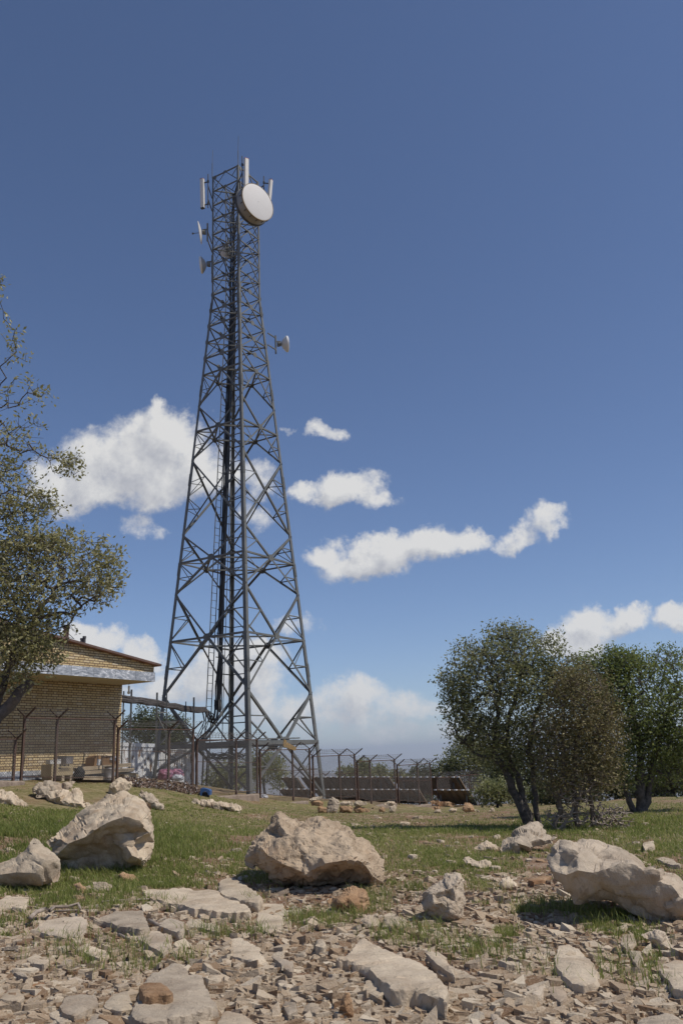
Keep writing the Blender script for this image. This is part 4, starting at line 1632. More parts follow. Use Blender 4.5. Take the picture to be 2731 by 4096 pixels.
# ------------------------------------------------------------------ solar panel tables behind the fence
ROW = AX_N
def solar(px0, px1, y0_, y1_, Yr, pxr, zr_px, label, H=1.5):
    """one table: the top edge runs from px0 to px1, the row passes depth Yr at pxr"""
    anchor = at_depth(pxr, zr_px, Yr)
    def on_row(px, py):
        d = px_ray(px, py)
        nrm = AX_A
        return d * (Vector((anchor.x, anchor.y, 0)).dot(nrm) / d.dot(nrm)) + Vector((0, 0, EYE))
    A, B = on_row(px0, y0_), on_row(px1, y1_)
    r = empty('solar_table', (A + B) / 2)
    tag(r, label, 'solar panels', 'solar panel tables behind the fence')
    A, B = A - r.location, B - r.location
    d = (B - A).normalized()
    tilt = rad(40)
    dn = (AX_A * math.cos(tilt) - Vector((0, 0, 1)) * math.sin(tilt))
    nn = d.cross(dn).normalized()
    if nn.z < 0: nn = -nn
    m = MB()
    vs = [A, B, B + dn * H, A + dn * H]
    vs = vs + [v + nn * .035 for v in vs]
    m.raw(vs, [(0, 1, 2, 3), (7, 6, 5, 4), (0, 4, 5, 1), (1, 5, 6, 2), (2, 6, 7, 3), (3, 7, 4, 0)])
    m.build('back_sheet', M['panel_back'], r)
    m = MB()
    vs = [v + nn * .038 for v in (A + dn * .01, B + dn * .01, B + dn * (H - .01), A + dn * (H - .01))]
    vs = vs + [v + nn * .004 for v in vs]
    m.raw(vs, [(0, 1, 2, 3), (7, 6, 5, 4), (0, 4, 5, 1), (1, 5, 6, 2), (2, 6, 7, 3), (3, 7, 4, 0)])
    m.build('cells', M['glass_blue'], r)
    L = (B - A).length
    n = max(2, int(L / .38))
    ribs, clips = MB(), MB()
    for i in range(n + 1):
        p = A + d * (L * i / n)
        ribs.bar(p - nn * .045 - dn * .03, p + dn * H * .98 - nn * .045, .05, .05)
        q = A + d * min(L - .06, L * i / n + .05)
        clips.box(q - dn * .03 - nn * .01, (.13, .13, .055), Matrix.Rotation(BX, 3, 'Z'))
    ribs.build('rafters', M['rusty_gusset'], r)
    clips.build('edge_clips', M['white_metal'], r)
    for f in (.12, .88):
        p = A + d * L * f
        for q in (.25, .8):
            pp = p + dn * H * q - nn * .07
            w = pp + r.location
            m = MB()
            m.bar(pp, Vector((pp.x, pp.y, gz(w.x, w.y) - r.location.z - .1)), .06)
            m.build('leg', M['steel'], r)
    p = A + d * L * .97
    m = MB(); m.bar(p - nn * .08, p + dn * H * 1.12 - nn * .1, .07); m.build('side_rail', M['steel'], r)
    return r


solar(1128, 1188, 3110, 3109, 47.5, 1836, 3110, 'leftmost brown backed solar table of the far row, under the tower')
solar(1208, 1556, 3109, 3108, 47.5, 1836, 3110, 'long brown backed solar table in the middle of the far row')
solar(1576, 1836, 3109, 3109, 47.5, 1836, 3110, 'brown backed solar table at the right end of the far row')
solar(1120, 1240, 3157, 3157, 45.5, 1870, 3160, 'short leftmost solar table of the near lower row', 1.15)
solar(1262, 1676, 3158, 3159, 45.5, 1870, 3160, 'long solar table of the near lower row, left of the gap', 1.15)
solar(1738, 1874, 3160, 3161, 45.5, 1870, 3160, 'solar table at the right end of the near lower row', 1.15)

# ------------------------------------------------------------------ boulders and slabs
V1 = lambda x, y: (x / 1.742, 3100 + y / 1.742)             # three windows on the lower part of the photo
V2 = lambda x, y: (900 + x / 1.742, 3100 + y / 1.742)
V3 = lambda x, y: (1800 + x / 1.684, 3100 + y / 1.684)
V4 = lambda x, y: (750 + x / 3.92, 3100 + y / 3.92)
V8 = lambda x, y: (1200 + x / 1.96, 2900 + y / 1.96)
HERO_POLYS = []
SLAB_POLYS = []


def poly_in(px, py, poly):
    c = False
    n = len(poly)
    j = n - 1
    for i in range(n):
        xi, yi = poly[i]
        xj, yj = poly[j]
        if (yi > py) != (yj > py) and px < (xj - xi) * (py - yi) / (yj - yi) + xi:
            c = not c
        j = i
    return c


def seg_dist(p, poly):
    best = 1e9
    n = len(poly)
    for i in range(n):
        a, b_ = np.array(poly[i]), np.array(poly[(i + 1) % n])
        d = b_ - a
        t_ = np.clip(np.dot(np.array(p) - a, d) / max(np.dot(d, d), 1e-9), 0, 1)
        best = min(best, float(np.hypot(*(a + d * t_ - np.array(p)))))
    return best


def finish_rock(bm, size, seed, rounds, soft, amp, material, name, rough=1.0):
    for rd_ in range(rounds):
        bmesh.ops.subdivide_edges(bm, edges=bm.edges[:], cuts=1, use_grid_fill=True)
        if soft and rd_ >= rounds - 2:
            bmesh.ops.smooth_vert(bm, verts=bm.verts[:], factor=soft, use_axis_x=True, use_axis_y=True, use_axis_z=True)
    bmesh.ops.recalc_face_normals(bm, faces=bm.faces[:])
    bm.normal_update()
    off = Vector((seed * 7.31, seed * 3.17, seed * 1.7))
    moves = []
    for v in bm.verts:
        p = v.co + off
        q = p / size
        a = mnoise.fractal(q * 2.4, .9, 2.0, 4) * .045
        a += (.5 - abs(mnoise.noise(q * 5.2 + Vector((3, 9, 1))))) * .035
        a += mnoise.fractal(q * 11, .8, 2.1, 3) * .017 * rough
        st = (q.z + .35 * q.x + .25 * mnoise.noise(q * 1.7)) * 7.0       # bedding: the stone breaks in ledges
        a += ((st - math.floor(st)) ** 2 - .33) * .008 * (mnoise.noise(q * 1.3) + .6)
        # the stone splits along planes: every chip has a tilt of its own
        for fq, am in ((1.9, .085), (4.6, .03)):
            qq = q * fq
            dist, cp = mnoise.voronoi(qq)
            hv_ = mnoise.noise_vector(cp[0] * 3.7 + Vector((11, 5, 2)))
            a += hv_.dot(qq - cp[0]) * am
            a -= max(0.0, .07 - (dist[1] - dist[0])) * am * 2.5
        d = v.normal * (a * size * amp)
        moves.append(d)
    for v, d in zip(bm.verts, moves):
        v.co += d
    me = bpy.data.meshes.new(name)
    bm.to_mesh(me)
    bm.free()
    me.polygons.foreach_set('use_smooth', [True] * len(me.polygons))
    me.set_sharp_from_angle(angle=rad(30))
    me.materials.append(material)
    o = bpy.data.objects.new(name, me)
    COL.objects.link(o)
    return o


def boulder(view, outline, ridge, label, material, seed, bulge=.28, back=.45, Y=None, amp=1.0, rounds=3, soft=.25, name='boulder', group=None, cat='boulder', grid=6, rough=1.0):
    """outline and ridge points read off the photo; each is set at its own distance, so the stone has a real front, top and back"""
    pts = [view(*p[:2]) for p in outline]
    HERO_POLYS.append(pts)
    ox = [p[0] for p in pts]
    oy = [p[1] for p in pts]
    w, h = max(ox) - min(ox), max(oy) - min(oy)
    ib = int(np.argmax(oy))
    base = on_ground(pts[ib][0], pts[ib][1])
    Yb = Y or base.y
    wm = w * Yb / F_PX
    hm = h * Yb / F_PX
    size = max(wm, hm * 1.2)
    depth_m = min(wm, hm * 1.7)
    lift = lambda py: max(0.0, (max(oy) - py) / h)
    # outline, with a few more points so that it is not made of long straight runs
    rr = random.Random(seed)
    ring = []
    n = len(pts)
    for i in range(n):
        a, b_ = pts[i], pts[(i + 1) % n]
        off = outline[i][2] if len(outline[i]) > 2 else None
        ring.append((a[0], a[1], off))
        L = math.hypot(b_[0] - a[0], b_[1] - a[1])
        k = int(L / (max(w, h) / 10))
        for q in range(1, k + 1):
            f = q / (k + 1)
            nx, ny = -(b_[1] - a[1]) / L, (b_[0] - a[0]) / L
            j = rr.uniform(-.02, .02) * L
            ring.append((a[0] + (b_[0] - a[0]) * f + nx * j, a[1] + (b_[1] - a[1]) * f + ny * j, off if off is not None and len(outline[(i + 1) % n]) > 2 else None))
    rp = [(r[0], r[1]) for r in ring]
    inner = []
    for (x, y, o) in ridge:
        px, py = view(x, y)
        inner.append((px, py, o))
    step = max(w, h * 1.2) / grid
    yy = min(oy) + step * .5
    while yy < max(oy):
        xx = min(ox) + step * (.3 if int((yy - min(oy)) / step) % 2 else .7)
        while xx < max(ox):
            px, py = xx + rr.uniform(-.25, .25) * step, yy + rr.uniform(-.25, .25) * step
            if poly_in(px, py, rp) and seg_dist((px, py), rp) > step * .3 and all(math.hypot(px - q[0], py - q[1]) > step * .55 for q in inner):
                inner.append((px, py, None))
            xx += step
        yy += step
    allp = [Vector((r[0], r[1])) for r in ring] + [Vector((q[0], q[1])) for q in inner]
    ne = len(ring)
    edges = [(i, (i + 1) % ne) for i in range(ne)]
    cv, ce, cf, ov, oe, of_ = delaunay_2d_cdt(allp, edges, [], 1, 1e-4)
    edge_w = min(w, h) * .45
    src = [o[0] if o else None for o in ov]
    front, backv = [], []
    bm = bmesh.new()
    known = [(view(r[0], r[1]), r[2]) for r in ridge]

    def ridge_off(px, py):
        """depth interpolated from the ridge points"""
        if not known: return None, 0
        ws, s = 0, 0
        for (qx, qy), o in known:
            d = math.hypot(px - qx, py - qy) / max(w, h)
            wq = 1 / (d * d + .002)
            ws += wq
            s += wq * o
        return s / ws, 1
    for i, c in enumerate(cv):
        px, py = c[0], c[1]
        on_ring = src[i] is not None and src[i] < ne
        up = lift(py)
        default = back * up * depth_m
        if on_ring:
            o = ring[src[i]][2]
            o = default if o is None else o * depth_m
            p = at_depth(px, py, Yb + o)
            v = bm.verts.new(p)
            front.append(v)
            backv.append(v)
        else:
            o = inner[src[i] - ne][2] if src[i] is not None and src[i] >= ne else None
            d = min(1.0, seg_dist((px, py), rp) / edge_w)
            if o is None:
                o1 = default - bulge * depth_m * math.sqrt(d) * (1 - .35 * up)
                ro, ok = ridge_off(px, py)
                if ok: o1 = o1 * .35 + ro * depth_m * .65
                o = o1 + rr.uniform(-.05, .05) * depth_m
            else:
                o = o * depth_m
            front.append(bm.verts.new(at_depth(px, py, Yb + o)))
            backv.append(bm.verts.new(at_depth(px, py, Yb + default + .42 * depth_m * math.sqrt(d) + rr.uniform(-.06, .06) * depth_m)))
    for f in cf:
        try:
            bm.faces.new([front[i] for i in f])
        except ValueError:
            pass
        if any(front[i] is not backv[i] for i in f):
            try:
                bm.faces.new([backv[i] for i in reversed(f)])
            except ValueError:
                pass
    c0 = at_depth(sum(ox) / n, max(oy), Yb)
    bmesh.ops.translate(bm, verts=bm.verts[:], vec=-c0)
    o = finish_rock(bm, size, seed, rounds, soft, amp, material, name, rough)
    o.location = c0
    return tag(o, label, cat, group)


def slab(view, outline, th, label, material, seed, group=None, name='stone_slab', cat='rock slab', raise_=0.0, rounds=3, amp=.55):
    """flat stone: outline of its upper face read off the photo and laid on the ground"""
    pts = [view(*p) for p in outline]
    HERO_POLYS.append(pts)
    SLAB_POLYS.append(pts)
    rr = random.Random(seed)
    n = len(pts)
    ring = []
    for i in range(n):
        a, b_ = pts[i], pts[(i + 1) % n]
        L = math.hypot(b_[0] - a[0], b_[1] - a[1])
        ring.append(a)
        k = int(L / 18)
        for q in range(1, k + 1):
            f = q / (k + 1)
            ring.append((a[0] + (b_[0] - a[0]) * f + rr.uniform(-.02, .02) * L, a[1] + (b_[1] - a[1]) * f + rr.uniform(-.03, .03) * L))
    top = []
    cxy = on_ground(sum(p[0] for p in pts) / n, max(p[1] for p in pts))
    zc = gz(cxy.x, cxy.y)
    pymin, pymax = min(p[1] for p in pts), max(p[1] for p in pts)
    for (px, py) in ring:
        f_ = (py - pymin) / max(1, pymax - pymin)
        tt_ = th * (.3 + .7 * f_) if not raise_ else th
        p = at_height(px, py, zc + tt_)
        g = gz(p.x, p.y)
        zz = (g * .7 + zc * .3) + tt_ + raise_
        p = at_height(px, py, zz)
        top.append(p)
    c = sum(top, Vector()) / len(top)
    size = max((p - c).length for p in top) * 1.6
    area = [Vector((p.x - c.x, p.y - c.y)) for p in top]
    step = size / 6
    inner = []
    for ix in range(-8, 9):
        for iy in range(-14, 15):
            q = (ix * step + rr.uniform(-.3, .3) * step, iy * step + rr.uniform(-.3, .3) * step)
            pl = [(a.x, a.y) for a in area]
            if poly_in(q[0], q[1], pl) and seg_dist(q, pl) > step * .35:
                inner.append(Vector(q))
    ne = len(area)
    cv, ce, cf, ov, oe, of_ = delaunay_2d_cdt(area + inner, [(i, (i + 1) % ne) for i in range(ne)], [], 1, 1e-5)
    bm = bmesh.new()
    tv, bv = [], []
    A = np.array([[p.x - c.x, p.y - c.y, 1] for p in top])
    pl3 = np.linalg.lstsq(A, np.array([p.z - c.z for p in top]), rcond=None)[0]
    for i, q in enumerate(cv):
        src = ov[i][0] if ov[i] else None
        ringi = src is not None and src < ne
        z = top[src].z - c.z if ringi else pl3[0] * q[0] + pl3[1] * q[1] + pl3[2] + rr.uniform(-.0, .12) * th
        tv.append(bm.verts.new((q[0], q[1], z)))
        k = 1.0 + rr.uniform(-.03, .02)
        g = gz(q[0] * k + c.x, q[1] * k + c.y) - c.z
        bv.append(bm.verts.new((q[0] * k, q[1] * k, min(g - .03 + raise_ * .9, z - th * .6))))
    for f in cf:
        bm.faces.new([tv[i] for i in f])
        bm.faces.new([bv[i] for i in reversed(f)])
    edge_of = {}
    for i, o in enumerate(ov):
        if o and o[0] < ne: edge_of[o[0]] = i
    for i in range(ne):
        a, b_ = edge_of.get(i), edge_of.get((i + 1) % ne)
        if a is None or b_ is None: continue
        try:
            bm.faces.new([tv[b_], tv[a], bv[a], bv[b_]])
        except ValueError:
            pass
    bmesh.ops.triangulate(bm, faces=[f for f in bm.faces if len(f.verts) > 3])
    o = finish_rock(bm, max(size * .35, th * 3), seed, rounds - 1, .32, amp, material, name)
    o.location = c
    return tag(o, label, cat, group)


# the big ones ---------------------------------------------------------
boulder(V1, [(315, 465), (420, 385, .5), (530, 300, .62), (650, 215, .75), (760, 155, .8), (865, 110, .8), (960, 150, .7), (1040, 205, .6), (1065, 290, .45), (1072, 400, .35), (1060, 520, .25), (1040, 590, .15), (980, 640, .02), (850, 665, 0), (700, 660, 0), (520, 668, 0), (420, 650, .05), (395, 560, .0), (350, 510, .2)],
        [(400, 555, -.12), (480, 480, -.2), (600, 432, -.26), (700, 360, -.28), (780, 322, -.28), (860, 296, -.26), (960, 325, -.2), (1040, 400, .0), (760, 240, .3), (640, 300, .2), (800, 200, .5),
         (620, 465, -.08), (740, 470, -.1), (880, 500, -.16), (920, 560, -.2), (1000, 600, -.12), (700, 560, -.02), (560, 570, -.0), (860, 620, -.02), (900, 400, -.1), (800, 400, -.12)],
        'large tilted boulder with pale sunlit top and shaded brown overhanging front', M['rock'], 1, amp=.8, soft=.12)
boulder(V1, [(-70, 640), (0, 605), (120, 570), (165, 540), (205, 470), (235, 432), (270, 445), (330, 510), (385, 560), (415, 590), (425, 700), (405, 750), (300, 765), (150, 770), (0, 785), (-80, 790)],
        [(230, 560, .05), (310, 600, -.1), (120, 680, -.14), (250, 680, -.16)],
        'smooth pointed cream boulder at the left edge beside the large tilted one', M['slab'], 2, amp=.6, back=.75, soft=.3, bulge=.2, grid=5)
boulder(V2, [(135, 590), (165, 500), (230, 430), (300, 392), (278, 378), (305, 325), (345, 318), (372, 280), (410, 285), (520, 330), (640, 305), (720, 315), (850, 390), (960, 460), (1060, 540), (1110, 580), (1105, 640), (1140, 740), (1100, 752), (1010, 780), (850, 770), (750, 745), (640, 770), (500, 760), (300, 735), (270, 680), (140, 620)],
        [(875, 412, .1), (890, 520, -.18), (850, 592, -.34), (700, 612, -.34), (560, 680, -.26), (400, 620, -.28), (300, 560, -.2), (450, 450, -.02), (600, 420, .0), (740, 420, .05), (520, 520, -.14), (720, 540, -.18), (960, 600, -.2), (1020, 700, -.12), (700, 690, -.06), (850, 690, -.04), (960, 740, -.04), (400, 700, -.1), (250, 500, .0), (380, 340, .3)],
        'large brown pitted boulder in the middle with a pale broken right side', M['rock_pit'], 3, amp=.62, back=.7, soft=.12, rounds=4, grid=7, rough=2.2)
boulder(V3, [(-565 + 0, 830), (-555, 760), (-390, 690), (-250, 655), (-120, 640), (0, 645), (60, 665), (95, 710), (90, 800), (95, 860), (60, 985), (0, 992), (-180, 985), (-330, 930), (-490, 880)] if False else
        [(-196, 862), (-186, 790), (-120, 740), (-40, 690), (0, 660), (60, 665), (95, 710), (90, 800), (95, 860), (60, 985), (0, 992), (-60, 968), (-120, 930), (-170, 905)],
        [(-120, 800, -.1), (-40, 780, -.08), (20, 760, -.06), (40, 860, -.12), (-60, 860, -.22), (-110, 870, -.22), (10, 930, -.2), (-40, 720, .25)],
        'cracked grey boulder right of the pitted one', M['rock_grey'], 4, amp=.75, back=.6, soft=.06, rounds=4, rough=1.6)
boulder(V3, [(665, 530), (690, 480, .35), (735, 435, .6), (850, 440, .7), (990, 430, .75), (1060, 470, .7), (1180, 525, .6), (1250, 575, .5), (1310, 620, .45), (1390, 650, .4), (1500, 640, .5), (1568, 690, .5), (1660, 760, .4), (1690, 960, .05), (1568, 985, 0), (1400, 985, 0), (1330, 980, 0), (1200, 940, .02), (1080, 875, .03), (1000, 872, .03), (900, 872, .03), (835, 862, .03), (800, 775, .02), (760, 720, .0), (710, 690, .02), (700, 650, .0), (670, 590, .1)],
        [(800, 510, .02), (862, 542, .0), (842, 620, -.08), (790, 610, .04), (740, 540, .1), (725, 620, .02), (780, 672, -.1), (860, 642, -.14), (960, 660, -.15), (1060, 632, -.14), (1160, 592, -.13), (1220, 602, -.13), (1290, 650, -.14), (1390, 657, -.14), (1480, 750, -.14), (1568, 862, -.13),
         (900, 760, -.07), (1100, 760, -.075), (1300, 800, -.075), (1450, 880, -.075), (1000, 560, .18), (1100, 545, .2), (950, 490, .45), (1400, 720, -.11), (1120, 830, -.045), (1200, 700, -.1), (1000, 710, -.11)],
        'long pale boulder at the right edge with a flat top and a tall shaded front', M['rock_grey'], 5, amp=.7, back=.6, soft=.08, grid=7)
boulder(V3, [(330, 510), (370, 450), (430, 400), (470, 360), (570, 330), (610, 328), (650, 370), (690, 415), (720, 430), (690, 470), (600, 492), (500, 505), (440, 530), (350, 530)],
        [(480, 400, .2), (560, 370, .35), (600, 430, .12), (450, 460, -.12), (540, 450, -.05), (640, 440, .1), (520, 480, -.15)],
        'rounded pale boulder touching the left end of the long one', M['rock_grey'], 6, amp=1.0, back=.8, soft=.25)
boulder(V1, [(225, 115), (270, 60), (340, 30), (400, 55), (480, 45), (530, 40), (490, 90), (450, 115), (370, 135), (320, 165), (260, 168)], [], 'grey arched boulder below the plywood crate', M['rock_grey'], 7, back=.6)
boulder(V1, [(305, 130), (350, 105), (450, 118), (500, 128), (505, 92), (555, 84), (580, 150), (645, 210), (620, 242), (540, 240), (450, 230), (390, 190), (330, 180)],
        [(540, 130, .2), (420, 150, -.05), (500, 190, -.1), (570, 200, -.05)], 'pale two humped boulder in the grass in front of the grey arched one', M['rock'], 8, back=.6, amp=1.2)
boulder(V1, [(-60, 120), (0, 105), (60, 110), (130, 155), (190, 200), (208, 226), (150, 225), (60, 205), (-60, 215)], [], 'low pale boulder in long grass at the left edge', M['rock'], 9, back=.6)
boulder(V1, [(755, 125), (770, 70), (805, 30), (850, 15), (915, 45), (920, 80), (890, 112), (860, 135), (800, 142)], [(850, 60, .2), (800, 80, -.1), (870, 90, .0)], 'boulder with pale flat top just below the tin drum', M['rock'], 10, back=.9)
boulder(V1, [(965, 140), (985, 105), (1050, 120), (1110, 165), (1150, 235), (1080, 240), (1030, 205), (990, 168)], [], 'small grey boulder behind the shoulder of the large tilted one', M['rock_grey'], 11)
boulder(V4, [(20, 460), (90, 425), (200, 390), (380, 375), (500, 395), (700, 450), (850, 470), (860, 560), (740, 580), (550, 572), (440, 562), (280, 545), (200, 500), (90, 480)],
        [(300, 440, .0), (420, 440, .02), (560, 480, -.1), (700, 510, -.1), (250, 470, -.12)], 'long pale layered rock lying before the concrete step', M['slab'], 12, back=.8, amp=1.6)
boulder(V3, [(155, 495), (200, 470), (250, 438), (300, 470), (335, 485), (300, 512), (180, 516)], [(245, 465, .1), (270, 490, -.1)], 'small peaked pale stone in grass left of the rounded boulder', M['slab'], 13, back=.8, rounds=2)
boulder(V3, [(80, 560), (120, 545), (190, 575), (270, 580), (280, 622), (200, 632), (110, 602)], [], 'flat grey stone half sunk below the small peaked one', M['rock'], 14, back=1.0, rounds=2)
boulder(V3, [(320, 730), (345, 690), (400, 690), (470, 750), (400, 778), (330, 772)], [(380, 720, .1), (360, 750, -.1)], 'squat pale stone with a dark side near the long right boulder', M['rock'], 15, back=.7, rounds=2)
boulder(V3, [(925, 868), (945, 845), (1000, 848), (1042, 872), (1030, 922), (960, 892)], [], 'knobbly white stone under the front of the long right boulder', M['slab'], 16, rounds=2)
boulder(V2, [(705, 880), (800, 830), (880, 785), (980, 790), (1000, 900), (960, 972), (880, 968), (800, 950), (740, 912)], [(850, 850, .1), (900, 900, -.1), (800, 880, -.05), (960, 850, .1)], 'wedge of orange grey rock under the pitted boulder', M['rock_orange'], 17, back=1.1, rounds=3)
boulder(V2, [(780, 1700), (800, 1600), (830, 1502), (870, 1510), (885, 1600), (892, 1700), (800, 1722)], [(835, 1600, -.2)], 'narrow rusty brown stone standing on end near the bottom', M['rock_orange'], 18, rounds=3, amp=.8, back=.3)
boulder(V2, [(1090, 1062), (1110, 985), (1200, 975), (1265, 1010), (1268, 1062), (1200, 1085)], [], 'rounded pale stone beside the tufts below the pitted boulder', M['slab'], 19, rounds=2, back=.8)
boulder(V2, [(940, 1010), (970, 975), (1050, 972), (1085, 1030), (1060, 1085), (980, 1070)], [], 'rounded cream stone left of the tufts below the pitted boulder', M['slab'], 20, rounds=2, back=.8)
boulder(V1, [(825, 690), (860, 678), (930, 690), (975, 735), (920, 752), (850, 735)], [], 'rusty brown stone below the large tilted boulder', M['rock_orange'], 21, rounds=2, back=.6)
boulder(V1, [(512, 760), (560, 742), (605, 790), (580, 830), (535, 800)], [], 'small upright orange stone in the thin grass', M['rock_orange'], 22, rounds=2)
boulder(V1, [(630, 790), (650, 745), (740, 742), (790, 780), (760, 810), (650, 825)], [], 'squat grey stone right of the small orange one', M['rock_grey'], 23, rounds=2, back=.8)
boulder(V3, [(1280, 1075), (1380, 1045), (1450, 1065), (1500, 1150), (1495, 1202), (1420, 1192), (1350, 1130)], [(1420, 1100, .05), (1440, 1150, -.15)], 'grey rock with shaded front among tufts at the right', M['rock_grey'], 24, rounds=3, back=.9)

